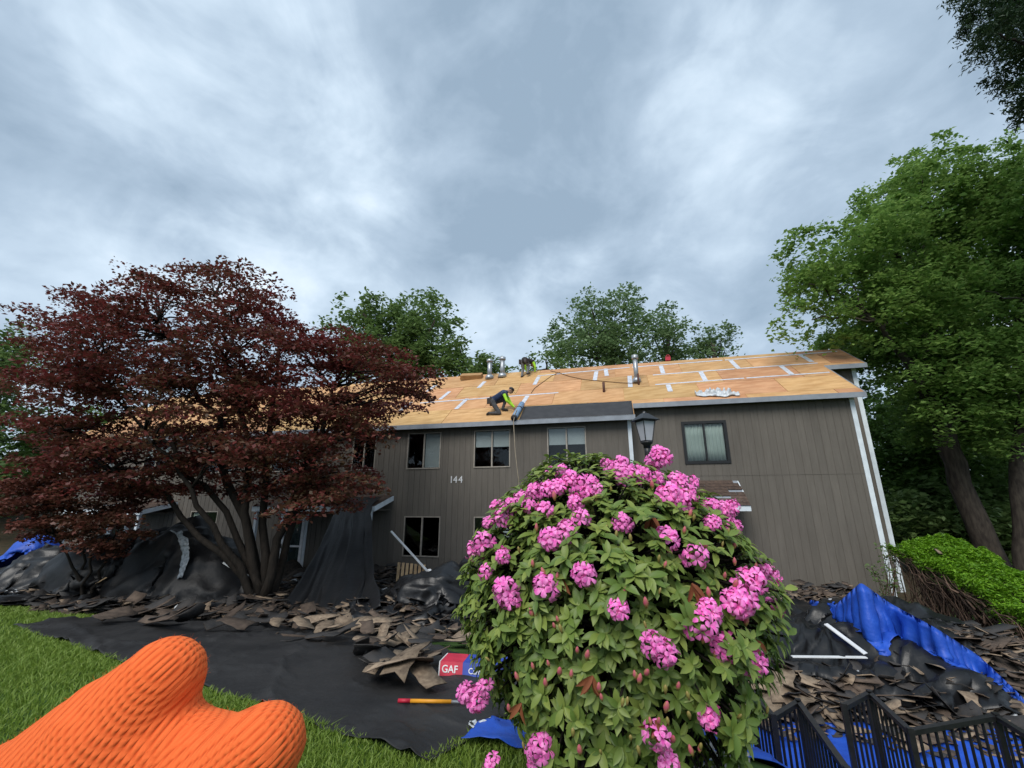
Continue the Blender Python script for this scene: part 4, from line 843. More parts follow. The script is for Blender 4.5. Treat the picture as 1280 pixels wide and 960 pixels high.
# ---- clipped hedge with bare brown underside
def hedge():
    g = np.random.default_rng(5); a, b = py(1112, 672, 10.6), py(1330, 790, 7.2); d = (b - a); dh = d * np.array([1, 1, 0]); dh /= np.linalg.norm(dh); pr = np.array([-dh[1], dh[0], 0]); pr = pr if pr[0] > 0 else -pr
    base = (a + b) / 2; base[2] = G(base[0], base[1]); t = empty('clipped_hedge', base); tag(t, 'overgrown hedge with bright green top and bare brown twigs beneath', 'hedge')
    n = 30000; u = g.uniform(0, 1, n); v = g.uniform(-.12, 1.3, n) ; w = g.uniform(0, 1, n) ** 1.4
    bulge = .13 * fbm(u * 11, v * 4, 3) - .08; C = a + d * u[:, None] + pr * v[:, None]; C[:, 2] += .10 * np.sin(u * 3.1) + bulge + .12 * np.sin(np.clip(v, 0, 1.3) / 1.3 * 3.14) - w * (.16 + .16 * u) * (v < .3) - w * .10 * (v >= .3)
    V, Fc, at = leaves(C, .075, .35, .34, -.2, seed=3); link('foliage', npmesh('foliage', V, Fc, attr=at), 'lf_yew', t)
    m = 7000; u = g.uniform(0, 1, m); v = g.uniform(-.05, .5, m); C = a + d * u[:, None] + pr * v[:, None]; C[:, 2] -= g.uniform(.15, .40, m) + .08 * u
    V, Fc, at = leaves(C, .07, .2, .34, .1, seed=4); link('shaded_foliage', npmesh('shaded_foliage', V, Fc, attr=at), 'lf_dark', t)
    mb = MB()
    for k in range(900):
        u_ = g.uniform(.02, 1); top = a + d * u_ + pr * g.uniform(-.16, .7); top[2] -= g.uniform(.10, .30)
        f = a + d * np.clip(u_ + g.normal(.10, .16), -.1, 1.1) + pr * g.uniform(-.05, .7); f[2] = G(f[0], f[1]) - .05
        if k % 3 == 0: f = top + d / np.linalg.norm(d) * g.uniform(.5, 1.2) + np.array([0, 0, -g.uniform(.1, .5)]) + pr * g.uniform(-.1, .4)
        limb(mb, f, top, g.uniform(.006, .022), .004, 1000 + k, 4, 7, g.uniform(-.05, .12), .16)
    mb.build('twigs', 'twig', t, True)
    c = a + d * .30 + pr * .25; o = bpy.data.objects.new('shingle_piece', SHV['sh_tan'][2]); COL.objects.link(o); o.location = Vector(c) + Vector((0, 0, .12)); o.rotation_euler = (.9, .2, .4); o.scale = (.75, .75, .75); tag(o, 'curled tan shingle caught on top of the green hedge', 'shingle')
    # thin shrub at the house corner
    b0 = py(1108, 735, 10.6); b0[2] = G(b0[0], b0[1]); t = empty('young_shrub', b0); tag(t, 'straggly young shrub with few leaves at the white corner board', 'shrub'); mb = MB(); pts = []
    for k in range(9):
        e = py(g.uniform(1085, 1122), g.uniform(676, 720), 10.4 + g.uniform(-.3, .3)); P = limb(mb, b0 + g.normal(0, .05, 3) * [1, 1, 0], e, .014, .004, 60 + k, 5, 7, .05, .1); pts += [p + g.normal(0, .06, (9, 3)) for p in P[3:]]
    mb.build('stems', 'twig', t, True); V, Fc, at = leaves(np.concatenate(pts), .08, .3, .5, seed=9); link('foliage', npmesh('foliage', V, Fc, attr=at), 'lf_oak', t)
hedge()
# ================================================================== RHODODENDRON
BC = np.array([.605, 2.95, 1.02]); BR = np.array([.885, .92, .84])
def leaf_blade(L_=1, w=.45, droop=.30, nu=5):
    V = []; 
    for i in range(nu):
        t = i / (nu - 1); wd = w * (math.sin(math.pi * min(1, t * .93 + .06)) ** .75) * .5; z = -droop * t * t
        V += [(t * L_, -wd, z + wd * .35), (t * L_, 0, z), (t * L_, wd, z + wd * .35)]
    Fc = [(i * 3 + k, (i + 1) * 3 + k, (i + 1) * 3 + k + 1, i * 3 + k + 1) for i in range(nu - 1) for k in (0, 1)]
    return np.array(V), np.array(Fc)
def frame_from(d, up):
    d = d / np.linalg.norm(d); s = np.cross(up, d); s /= np.linalg.norm(s) + 1e-9; return np.stack([d, s, np.cross(d, s)], 1)
def on_bush(x, y, grow=1.0):
    d = ray(x, y); k = np.array([1, 1, 1 / 1.0]); o = (EYE - BC) / (BR * grow); e = d / (BR * grow)
    a, b, c = e @ e, 2 * o @ e, o @ o - 1; D = b * b - 4 * a * c
    t = (-b - math.sqrt(D)) / (2 * a) if D > 0 else -b / (2 * a)
    p = EYE + d * t; n = (p - BC) / BR ** 2; return p, n / np.linalg.norm(n)
def rhododendron():
    g = np.random.default_rng(8); base = np.array([BC[0], BC[1], 0.0]); base[2] = G(*base[:2]); t = empty('rhododendron', base)
    tag(t, 'big round rhododendron bush in pink bloom before the lamp post', 'shrub')
    n = 2250; i = np.arange(n) + .5; ph = np.arccos(1 - 2 * i / n); th = math.pi * (1 + 5 ** .5) * i
    D = np.c_[np.cos(th) * np.sin(ph), np.sin(th) * np.sin(ph), np.cos(ph)] + g.normal(0, .05, (n, 3)); D /= np.linalg.norm(D, axis=1)[:, None]
    rr = np.where(g.uniform(0, 1, n) < .35, g.uniform(.70, .9, n), g.uniform(.92, 1.03, n)) * (1 + .11 * vn(D[:, 0] * 3 + 5, D[:, 2] * 3 + D[:, 1] * 2, 3))
    W_ = BC + D * BR * rr[:, None]; low = D[:, 2] < 0; W_[low, 2] = BC[2] + D[low, 2] * 1.12 * rr[low]
    W_[low, :2] = BC[:2] + (W_[low, :2] - BC[:2]) * (1 - .26 * np.clip(-D[low, 2], 0, 1))[:, None]
    ok = W_[:, 2] > .12; W_, D = W_[ok], D[ok]
    # thin out the middle of the front, where the tarp behind glints through
    LV, LF = leaf_blade(); me = npmesh('leaf', LV, LF, attr=np.zeros(len(LV))); me.materials.append(M['lf_rhodo']); me.polygons.foreach_set('use_smooth', [True] * len(me.polygons))
    me2 = npmesh('leaf', LV, LF, attr=np.full(len(LV), .55)); me2.materials.append(M['lf_rhodo']); me2.polygons.foreach_set('use_smooth', [True] * len(me2.polygons))
    allV, allF, allA = [], [], []; cnt = 0; order = np.argsort(np.linalg.norm(W_ - EYE, axis=1) - .0 * D[:, 1]); single = 0
    sb = MB(); hub = base + ZZ * .25
    def inframe(p):
        d = p - EYE; f = d[1] * math.cos(PITCH) + d[2] * math.sin(PITCH); u = -d[1] * math.sin(PITCH) + d[2] * math.cos(PITCH); y = 480 - F * u / f; return f > 0 and y < 940
    for k in order:
        c, o = W_[k], D[k]; ax = o * .8 + ZZ * .45; ax /= np.linalg.norm(ax); m = int(g.integers(7, 12)); a0 = g.uniform(0, 6.28); FR = frame_from(ax, np.array([.3, .2, .9]))
        big = g.uniform(.8, 1.15)
        for q in range(m):
            a = a0 + 6.283 * q / m + g.normal(0, .2); rad = FR[:, 1] * math.cos(a) + FR[:, 2] * math.sin(a); el = g.uniform(.05, .75)
            d = rad * math.cos(el) + ax * math.sin(el); R3 = frame_from(d, ax if abs(d @ ax) < .95 else ZZ); size = .067 * big * g.uniform(.75, 1.2)
            pos = c + ax * g.uniform(-.025, .02)
            if single < 300 and inframe(c):
                ob = bpy.data.objects.new('leaf', me if g.uniform() < .6 else me2); COL.objects.link(ob); mt = Matrix([list(R3[r] * size) + [pos[r]] for r in range(3)] + [[0, 0, 0, 1]]); ob.parent = t
                ob.matrix_parent_inverse = Matrix.Translation(-t.location); ob.matrix_basis = mt; single += 1
            else:
                allV.append(pos + (LV * size) @ R3.T); allF.append(LF + cnt); cnt += len(LV); allA.append(np.full(len(LV), g.uniform(0, 1) ** 1.7))
        mid = BC + (c - BC) * .35 + g.normal(0, .06, 3); mid[2] = max(mid[2], .3)
        if k % 2 == 0: limb(sb, hub + g.normal(0, .05, 3), mid, .022, .012, int(k), 5, 6, .05, .12)
        limb(sb, mid, c - ax * .01, .011, .005, int(k) + 900, 4, 6, .03, .12)
    fo = link('foliage', npmesh('foliage', np.concatenate(allV), np.concatenate(allF), attr=np.concatenate(allA)), 'lf_rhodo', t, True); fo['kind'] = 'stuff'
    sb.build('stems', 'bark_dark', t, True)
    # flower trusses
    def truss(seed, n):
        gg = np.random.default_rng(seed); V, Fc = [], []
        for q in range(n):
            z = 1 - (q + .5) / n * 1.25 + gg.normal(0, .08); a = q * 2.4 + gg.normal(0, .2); r_ = math.sqrt(max(0, 1 - z * z)); d = np.array([r_ * math.cos(a), r_ * math.sin(a), z]); R3 = frame_from(d, np.array([.2, .97, .1])); z = min(z, 1); c = d * .031 * gg.uniform(.6, 1.6)
            for p in range(5):
                b = 6.283 * p / 5 + gg.normal(0, .12); e = R3[:, 1] * math.cos(b) + R3[:, 2] * math.sin(b); f = np.cross(d, e); L_ = .036 * gg.uniform(.7, 1.25); w = .0125 * gg.uniform(.8, 1.15); k = len(V)
                V += [c, c + e * L_ * .35 + d * .016 - f * w * .6, c + e * L_ * .35 + d * .016 + f * w * .6, c + e * L_ * .8 + d * (.020 + gg.normal(0, .003)) - f * w, c + e * L_ * .8 + d * (.020 + gg.normal(0, .003)) + f * w, c + e * L_ * 1.05 + d * .013 - f * w * .45, c + e * L_ * 1.05 + d * .013 + f * w * .45]
                Fc += [(k, k + 1, k + 2, k + 2), (k + 1, k + 3, k + 4, k + 2), (k + 3, k + 5, k + 6, k + 4)]
        m = bpy.data.meshes.new('flower_truss'); m.from_pydata([tuple(v) for v in V], [], [f if f[2] != f[3] else f[:3] for f in Fc]); m.materials.append(M['petal']); m.polygons.foreach_set('use_smooth', [True] * len(m.polygons)); return m
    TM = [truss(s, n_) for s, n_ in ((1, 13), (2, 11), (3, 15), (4, 8), (5, 12), (6, 6), (7, 14), (8, 10))]
    Z6 = [(660, 45), (600, 100), (552, 92), (512, 82), (640, 92), (380, 105), (370, 148), (440, 150), (305, 157), (480, 158), (240, 205), (290, 203), (332, 212), (217, 237), (172, 250), (155, 312), (210, 345), (163, 390), (222, 445), (232, 478), (335, 435), (396, 280), (350, 298), (432, 238), (420, 190), (758, 130), (690, 175), (745, 178), (812, 205), (876, 263), (815, 250), (762, 345), (965, 388), (912, 440), (880, 485), (990, 495), (805, 505), (676, 628), (105, 740), (160, 725), (806, 810), (660, 862), (312, 930), (180, 945), (690, 945), (928, 655), (445, 400), (580, 120), (620, 110), (655, 120), (410, 128), (465, 130), (350, 105), (900, 480), (715, 130), (130, 330), (135, 760), (300, 905), (925, 420), (985, 400), (195, 205), (265, 185), (560, 115), (525, 95), (725, 185), (655, 70), (670, 60)]
    Z6 += [(g.uniform(200, 900), g.uniform(150, 420)) for _ in range(9)] + [(g.uniform(250, 850), g.uniform(450, 900)) for _ in range(5)]
    for q, (zx, zy) in enumerate(Z6):
        x, y = 540 + .427 * zx, 550 + .427 * zy; p, nrm = on_bush(x, y, 1.0); ax = nrm * .75 + ZZ * .5 + np.array([0, -.25, 0]); R3 = frame_from(ax, np.array([.31, .9, .2])); R3 = np.stack([R3[:, 1], R3[:, 2], R3[:, 0]], 1)
        s = g.uniform(.70, 1.08); ob = bpy.data.objects.new('flower_truss', TM[(q * 5) % 8]); COL.objects.link(ob); ob.parent = t; ob.matrix_parent_inverse = Matrix.Translation(-t.location)
        ob.matrix_basis = Matrix([list(R3[r] * s) + [(p + ax * .012)[r]] for r in range(3)] + [[0, 0, 0, 1]])
        limb(MB(), p, p, .01, .01, 1) if False else None
    # buds
    bm_ = MB().tube([(0, 0, -.012), (0, 0, .004), (0, 0, .018), (0, 0, .034), (0, 0, .046)], [.005, .011, .014, .010, .002], 8); B1 = bm_.build('flower_bud', 'bud', None, True).data
    bm_ = MB().tube([(0, 0, -.012), (0, 0, .004), (0, 0, .015), (0, 0, .028), (0, 0, .038)], [.004, .008, .010, .008, .002], 8); B2 = bm_.build('flower_bud', 'bud_green', None, True).data
    for o in [o for o in COL.objects if o.name.startswith('flower_bud')]: bpy.data.objects.remove(o)
    for q in range(95):
        while True:
            x, y = g.uniform(570, 980), g.uniform(575, 940); d = ray(x, y); p, nrm = on_bush(x, y)
            if abs((((p - BC) / BR) ** 2).sum() - 1) < .02: break
        ax = nrm * .4 + ZZ * .9 + g.normal(0, .15, 3); R3 = frame_from(ax, np.array([.31, .9, .2])); R3 = np.stack([R3[:, 1], R3[:, 2], R3[:, 0]], 1); s = g.uniform(.55, .95)
        ob = bpy.data.objects.new('flower_bud', B1 if q % 5 < 3 else B2); COL.objects.link(ob); ob.parent = t; ob.matrix_parent_inverse = Matrix.Translation(-t.location); ob.matrix_basis = Matrix([list(R3[r] * s) + [(p + nrm * .01)[r]] for r in range(3)] + [[0, 0, 0, 1]])
    # a few withered leaves
    for (zx, zy) in ((262, 770), (945, 585), (375, 400), (760, 420), (470, 690), (640, 220), (655, 820)):
        p, nrm = on_bush(540 + .427 * zx, 550 + .427 * zy); V = []; Fs = []
        for q in range(5):
            R3 = frame_from(np.array([g.normal(0, .5), g.normal(0, .5), -1]), nrm); k = len(V); V += list(p + (LV * np.array([.085, .05, .085])) @ R3.T); Fs.append(LF + k)
        link('withered_leaf', npmesh('withered_leaf', np.array(V), np.concatenate(Fs)), 'dead_leaf', t)
rhododendron()
# ================================================================== LAMPS, RAILINGS
def lamp(p, zt, s, label):
    base = np.array([p[0], p[1], float(S(p[0], p[1])) - .05]); t = empty('lamp_post', base); tag(t, label, 'lamp post'); c = np.array([p[0], p[1], zt]); rot = R(20)
    def ring(z, w): return [c + np.array([math.cos(rot + a) * w, math.sin(rot + a) * w, z]) for a in (R(45), R(135), R(225), R(315))]
    def frustum(mb, z0, w0, z1, w1):
        v = ring(z0, w0) + ring(z1, w1); mb.add(v, [(3, 2, 1, 0), (4, 5, 6, 7)] + [(i, (i + 1) % 4, (i + 1) % 4 + 4, i + 4) for i in range(4)])
    q = s * .7071
    mb = MB(); frustum(mb, -.10 * s, .50 * s, -.075 * s, .51 * s); frustum(mb, -.0752 * s, .50 * s, .17 * s, .13 * s); mb.tube([c + ZZ * .165 * s, c + ZZ * .22 * s, c + ZZ * .26 * s], [.09 * s, .07 * s, .01 * s], 8); mb.build('lamp_cap', 'metal_black', t)
    mb = MB(); b_, tp = -.83 * s, -.101 * s
    lo, hi = ring(b_, .20 * s), ring(tp, .345 * s)
    for i in range(4): mb.bar(lo[i], hi[i], .03 * s); mb.bar(lo[i], lo[(i + 1) % 4], .05 * s); mb.bar(hi[i] - ZZ * .02 * s, hi[(i + 1) % 4] - ZZ * .02 * s, .035 * s)
    mb.build('lantern_frame', 'metal_black', t)
    for i in range(4):
        j = (i + 1) % 4; inn = lambda v: c * np.array([1, 1, 0]) + (v - c * np.array([1, 1, 0])) * np.array([.95, .95, 1]); V = [inn(lo[i]), inn(lo[j]), inn(hi[j]), inn(hi[i])]; nrm = np.cross(V[1] - V[0], V[3] - V[0]); nrm /= np.linalg.norm(nrm)
        MB().add(V + [v - nrm * .006 * s for v in V], [(0, 1, 2, 3), (7, 6, 5, 4), (0, 4, 5, 1), (1, 5, 6, 2), (2, 6, 7, 3), (3, 7, 4, 0)]).build('lamp_pane', 'lamp_glass', t)
    MB().tube([c + ZZ * -.84 * s, c + ZZ * -.90 * s, c + ZZ * -.95 * s, c + ZZ * -1.06 * s], [.21 * s, .20 * s, .13 * s, .12 * s], 14).build('collar', 'metal_black', t, True)
    h = zt - 1.05 * s - base[2]; MB().tube([base, base + ZZ * .5, base + ZZ * .55, base + ZZ * (h * .98), base + ZZ * h], [.055, .05, .036, .030, .034], 14).build('post', 'metal_black', t, True)
lp = py(806, 525, 4.7); lamp(lp, lp[2] + .02, .31, 'black lantern lamp post standing behind the rhododendron')
lp = py(1206, 640, 17.0); lamp(lp, lp[2], .42, 'dark distant lamp post under the shade trees beyond the hedge')
def railing(px, label, ztop=-.1, step=.085):
    P = [pz(x, y, ztop) for x, y in px]; base = np.mean(P, 0); base[2] = -1.05; t = empty('stair_railing', base); tag(t, label, 'railing')
    for a, b in zip(P[:-1], P[1:]):
        MB().bar(a, b, .045, .035).build('top_rail', 'metal_black', t); dz = ZZ * .86; MB().bar(a - dz, b - dz, .03).build('bottom_rail', 'metal_black', t)
        L_ = np.linalg.norm(b - a); n = max(2, int(L_ / step))
        for k in range(1, n): q = a + (b - a) * k / n; MB().bar(q - ZZ * .90, q - ZZ * .017, .016, up=(b - a) / L_).build('baluster', 'metal_black', t)
    for q in P: MB().bar(q - ZZ * 1.15, q + ZZ * .03, .04, up=(.3, .9, 0)).build('post', 'metal_black', t)
railing([(937, 862), (967, 897), (998, 878), (1060, 965), (1085, 1000)], 'black metal railing next to the rhododendron', -.08)
railing([(1055, 884), (1087, 867), (1138, 915), (1245, 896), (1310, 936)], 'black metal railing in front of the shingle slope, away from the rhododendron', -.10)
# ================================================================== ODDS AND ENDS ON THE GROUND
def text_mesh(body, size, ext=.003):
    cu = bpy.data.curves.new('t', 'FONT'); cu.body = body; cu.size = size; cu.extrude = ext; cu.offset = size * .012; o = bpy.data.objects.new('t', cu); COL.objects.link(o)
    me = bpy.data.meshes.new_from_object(o.evaluated_get(bpy.context.evaluated_depsgraph_get())); bpy.data.objects.remove(o); return me
def oddments():
    # shingle package with red and blue print
    p = ps(549, 847); t = empty('shingle_package', p); tag(t, 'red and blue printed shingle package lying on the black sheet', 'package')
    d = np.array([.985, -.17, 0]); n = np.array([.17, .985, 0]); up = np.array([0, .35, .94]); up = up - n * 0
    MB().box(p + ZZ * .01, d * .23, n * .25, up * .125).build('red_end', 'red_box', t); MB().box(p + ZZ * .01 + d * .231, d * .50, n * .25, up * .125).build('blue_side', 'blue_box', t)
    MB().box(p - d * .012 + ZZ * .01, d * .011, n * .25, up * .125).build('white_edge', 'white', t)
    for body, off, size in (('GAF', .02, .088), ('Cam', .29, .07)):
        me = text_mesh(body, size); nn = np.cross(d, up); mt = Matrix([[d[r], up[r], nn[r], (p + ZZ * .01 + d * off + up * .035 + nn * .003)[r]] for r in range(3)] + [[0, 0, 0, 1]]); me.transform(mt); link('lettering', me, 'white', t)
    # pole
    a, b = ps(497, 888) + ZZ * .06, ps(600, 889) + ZZ * .06; t = empty('painted_pole', a); tag(t, 'thin yellow pole with red tip lying on the black sheet', 'pole'); c = a * .85 + b * .15; e = a * .35 + b * .65
    MB().tube([a, c], .016, 10).build('pole_tip', 'red', t, True); MB().tube([c, e], .015, 10).build('pole_shaft', 'yellow', t, True); MB().tube([e, b], .012, 10).build('pole_end', 'galv', t, True)
    def board(name, label, cat, p0, p1, w, h, m, group=None): tag(MB().bar(p0, p1, w, h).build(name, m), label, cat, group)
    board('white_trim_board', 'long white trim board leaning below the lower window', 'board', py(489, 664, 11.9), ps(540, 735) + ZZ * .25, .085, .03, 'white')
    board('white_trim_board', 'white trim board resting on the shiny black sheeting', 'board', py(536, 712, 10.6), py(577, 757, 9.9), .085, .03, 'white')
    q = [py(447, 757, 10.1), py(465, 742, 10.4), py(484, 735, 10.6)]; tag(MB().bar(q[0], q[1], .05, .012).bar(q[1], q[2], .05, .012).build('bent_flashing', 'white'), 'thin bent white flashing at the foot of the felt curtain', 'flashing')
    board('drip_edge', 'white metal edge slanting over the rubble behind the railing', 'flashing', ps(1036, 802) + ZZ * .22, ps(1086, 836) + ZZ * .16, .09, .012, 'white')
    board('drip_edge', 'white metal edge lying level over the rubble behind the railing', 'flashing', ps(992, 835) + ZZ * .14, ps(1086, 838) + ZZ * .14, .07, .012, 'white')
    board('white_trim_board', 'short white board poking out beside the maple trunk', 'board', py(281, 703, 10.2), py(308, 720, 10.0), .10, .03, 'white')
    board('white_trim_board', 'white board lying flat behind the maple trunk', 'board', ps(278, 735) + ZZ * .12, ps(312, 731) + ZZ * .12, .10, .03, 'white')
    board('wooden_stake', 'thin yellow wooden stake stuck beside the slim maple', 'stake', ps(107, 742) + ZZ * .05, py(133, 722, 10.0), .02, .02, 'wood')
    for k in range(7):
        a = py(499 + k * 5.2, 703 + k * .5, 11.9); board('wood_lath', 'short pale wood lath in the stack under the lower window', 'lath', a, a + np.array([.02, -.15, -.42]), .07, .02, 'wood', 'laths under the window')
    # crumpled scraps of paper and film
    g = random.Random(9)
    for name, x, y, w, m, lab in (('paper_scrap', 12, 745, .40, 'plastic_white', 'crumpled white paper at the lawn edge by the blue scrap'), ('paper_scrap', 232, 766, .30, 'plastic_white', 'flat white wrapper lying in the rubble before the felt mound'), ('paper_scrap', 318, 781, .14, 'plastic_white', 'small white wrapper at the foot of the red maple'),
                                  ('film_scrap', 218, 744, .34, 'silver_film', 'silvery film scrap below the black mound'), ('film_scrap', 368, 728, .26, 'silver_film', 'silvery film scrap by the storm door'), ('film_scrap', 40, 726, .22, 'plastic_white', 'white scrap on the heap left of the slim maple'),
                                  ('paper_scrap', 600, 916, .11, 'plastic_white', 'torn white paper scrap next to the bunched blue tarpaulin'), ('paper_scrap', 1068, 845, .10, 'plastic_white', 'small white scrap among the shingles under the metal edges'), ('paper_scrap', 975, 888, .22, 'plastic_white', 'white sheet of paper behind the railing next to the rhododendron'), ('paper_scrap', 1262, 906, .2, 'plastic_white', 'white paper lying at the foot of the blue peaked tarpaulin')):
        p = ps(x, y) + ZZ * .05; N_ = 12; P = np.zeros((N_, N_, 3)); sd = g.randint(0, 99)
        for i in range(N_):
            for j in range(N_): u, v = i / 11 - .5, j / 11 - .5; P[i, j] = p + np.array([u * w * 1.5, v * w * .8, .22 * w * fbm(u * 4, v * 4, sd)])
        tag(gridmesh(name, P, m, thick=.002, smooth=False), lab, 'scrap')
    p = py(1050, 752, 9.1); P = np.zeros((16, 6, 3))
    for i in range(16):
        for j in range(6): P[i, j] = py(1045 + 14 * (i / 15) ** 1.5, 750 + 16 * i / 15, 9.05) + np.array([(j - 2.5) * .045, -.04 * vn(i * .6, j * .7, 3), .03 * vn(i * .5, j, 8)])
    tag(gridmesh('white_ribbon', P, 'plastic_white'), 'white plastic ribbon beside the peak of the blue tarpaulin', 'ribbon')
    # white pebbles by the railing
    gn = np.random.default_rng(3); V = []; Fc = []; ic = bmesh.new(); bmesh.ops.create_icosphere(ic, subdivisions=1, radius=1); iv = np.array([v.co[:] for v in ic.verts]); fi = np.array([[v.index for v in f.verts] for f in ic.faces]); ic.free()
    for k in range(420):
        q = ps(gn.uniform(868, 935), gn.uniform(932, 965)); V.append(q + ZZ * .012 + iv * gn.uniform(.012, .03, 3)); Fc.append(fi + 12 * k if len(iv) == 12 else fi + len(iv) * k)
    tag(link('gravel', npmesh('gravel', np.concatenate(V), np.concatenate(Fc)), 'gravel', None, True), 'pale rounded gravel at the foot of the rhododendron', 'gravel', kind='stuff')
oddments()
# ================================================================== WORKERS
def worker(name, label, org, fw, J, mats, seed, cap_mat):
    """J: joints in (forward, side, up); fw: facing direction on the ground"""
    sd_ = np.cross(ZZ, fw); T = lambda q: tuple(org + fw * q[0] + sd_ * q[1] + ZZ * q[2]); caps = []; reg = []
    def add(a, ra, b, rb, m): caps.append((T(a), ra, T(b), rb)); reg.append(m)
    hip, chest, neck, head = J['hip'], J['chest'], J['neck'], J['head']
    mid = tuple((hip[i] + chest[i]) / 2 for i in range(3))
    for s in (-1, 1):
        k = 'L' if s > 0 else 'R'; sh, el, ha = J['sh' + k], J['el' + k], J['ha' + k]; hp, kn, an, to = J['hp' + k], J['kn' + k], J['an' + k], J['to' + k]
        add(hip, .13, hp, .105, 'pants'); add(hp, .10, kn, .068, 'pants'); add(kn, .066, an, .045, 'pants'); add(an, .05, to, .04, 'boots')
        add(chest, .125, sh, .075, 'shirt'); add(sh, .062, el, .047, 'sleeve'); add(el, .045, ha, .032, J.get('fore', 'sleeve'))
        hv = np.array(ha) - np.array(el); hv = hv / np.linalg.norm(hv); pc = np.array(ha) + hv * .05; add(ha, .034, tuple(pc), .036, 'skin'); lat = np.cross(hv, [1, 0, .2]); lat /= np.linalg.norm(lat) + 1e-9
        for f, ln in zip((-1.5, -.5, .5, 1.5), (.06, .075, .07, .055)):
            a = pc + lat * f * .019; b = a + hv * ln * .6 + np.array([.015, 0, -.01]); add(tuple(a), .0105, tuple(b), .009, 'skin'); c = b + hv * ln * .35 + np.array([.02, 0, -.02]); add(tuple(b), .009, tuple(c), .008, 'skin')
        a = np.array(ha) + lat * .03 * -1; add(tuple(a), .012, tuple(a + hv * .05 + np.array([.03, 0, 0]) - lat * .02), .010, 'skin')
    add(hip, .135, mid, .125, 'shirt'); add(mid, .125, chest, .135, 'shirt'); add(chest, .08, neck, .055, 'shirt'); add(neck, .05, head, .05, 'skin')
    hd = np.array(J['look']); hd = hd / np.linalg.norm(hd); H_ = np.array(head); up = np.array(J.get('crown', (0, 0, 1.))); add(tuple(H_ + up * .03), .092, tuple(H_ - up * .045 + hd * .02), .068, 'skin'); add(tuple(H_ + hd * .08 - up * .005), .018, tuple(H_ + hd * .105 - up * .02), .014, 'skin')
    sd2 = np.cross(up, hd)
    for s in (-1, 1): add(tuple(H_ + sd2 * s * .085), .018, tuple(H_ + sd2 * s * .09 - up * .02), .014, 'skin')
    me = body_mesh(name, caps, .014, 3); keys = ['shirt', 'sleeve', 'pants', 'boots', 'skin']
    for k in keys: me.materials.append(M[mats[k]])
    co = np.empty(len(me.vertices) * 3); me.vertices.foreach_get('co', co); co = co.reshape(-1, 3); best = np.full(len(co), 9.); who = np.zeros(len(co), int)
    for (a, ra, b, rb), m in zip(caps, reg):
        a, b = np.array(a), np.array(b); d = b - a; t_ = np.clip(((co - a) @ d) / (d @ d + 1e-12), 0, 1); dist = np.linalg.norm(co - (a + t_[:, None] * d), axis=1) - (ra + (rb - ra) * t_); up_ = dist < best; best[up_] = dist[up_]; who[up_] = keys.index(m)
    me.polygons.foreach_set('material_index', [int(who[p.vertices[0]]) for p in me.polygons])
    o = link(name, me, None, None, True); tag(o, label, 'person')
    # cap with peak
    c = H_ + up * .045; rg = []; 
    mb = MB(); mb.tube([T(c - up * .01), T(c + up * .03), T(c + up * .062), T(c + up * .078)], [.104, .098, .07, .01], 14); pk = [T(c + hd * .08 + sd2 * q * .06 + up * .0) for q in (-1, 1)] + [T(c + hd * .19 + sd2 * q * .045 - up * .02) for q in (1, -1)]
    mb.add(pk + [tuple(np.array(v) - ZZ * .012) for v in pk], [(0, 1, 2, 3), (7, 6, 5, 4), (0, 4, 5, 1), (1, 5, 6, 2), (2, 6, 7, 3), (3, 7, 4, 0)]); cp = mb.build('cap', cap_mat, o, True)
    for s in (-1, 1): MB().tube([T(H_ + hd * .083 + sd2 * s * .033 + up * .012), T(H_ + hd * .093 + sd2 * s * .033 + up * .012)], [.012, .006], 8).build('eye', 'metal_black', o, True)
    # tool belt with pouches
    h = np.array(hip); mb = MB(); ax = np.array(chest) - h; ax = ax / np.linalg.norm(ax); mb.tube([T(h - ax * .01), T(h + ax * .05)], [.165, .165], 16)
    for s in (-1, 1): q = np.array(T(h + np.array([-.05, s * .17, -.02]))); mb.box(q - fw * .08 - ZZ * .12 - sd_ * .035, fw * .15, sd_ * .07, ZZ * .20)
    mb.build('tool_belt', 'leather', o, False)
dn = .12 * RP
org = RP3(.24, .22); worker('worker', 'kneeling roofer in navy shirt bending over the blue roll', org, U, dict(
    hip=(-.36, 0, .46), chest=(.06, 0, .70), neck=(.19, 0, .76), head=(.31, 0, .79), look=(.75, 0, -.65), crown=(.5, 0, .85),
    shL=(.10, .17, .68), shR=(.10, -.17, .66), elL=(.24, .20, .42), elR=(.22, -.22, .38), haL=(.42, .12, .20), haR=(.44, -.06, .17),
    hpL=(-.34, .11, .44), hpR=(-.34, -.11, .42), knL=(.10, .13, .44 + dn), anL=(-.02, .12, .09 + dn), toL=(.15, .12, .045 + dn), knR=(-.06, -.13, .07 - dn), anR=(-.44, -.12, .09 - dn), toR=(-.50, -.12, .05 - dn)),
    dict(shirt='navy', sleeve='lime', pants='grey_pants', boots='dark_cloth', skin='skin'), 1, 'metal_black')
f2 = NN * .93 + U * .36; f2 /= np.linalg.norm(f2)
org = RP3(.38, 3.36); z2 = lambda f, sd_: RP * (f * .93 - sd_ * .36) 
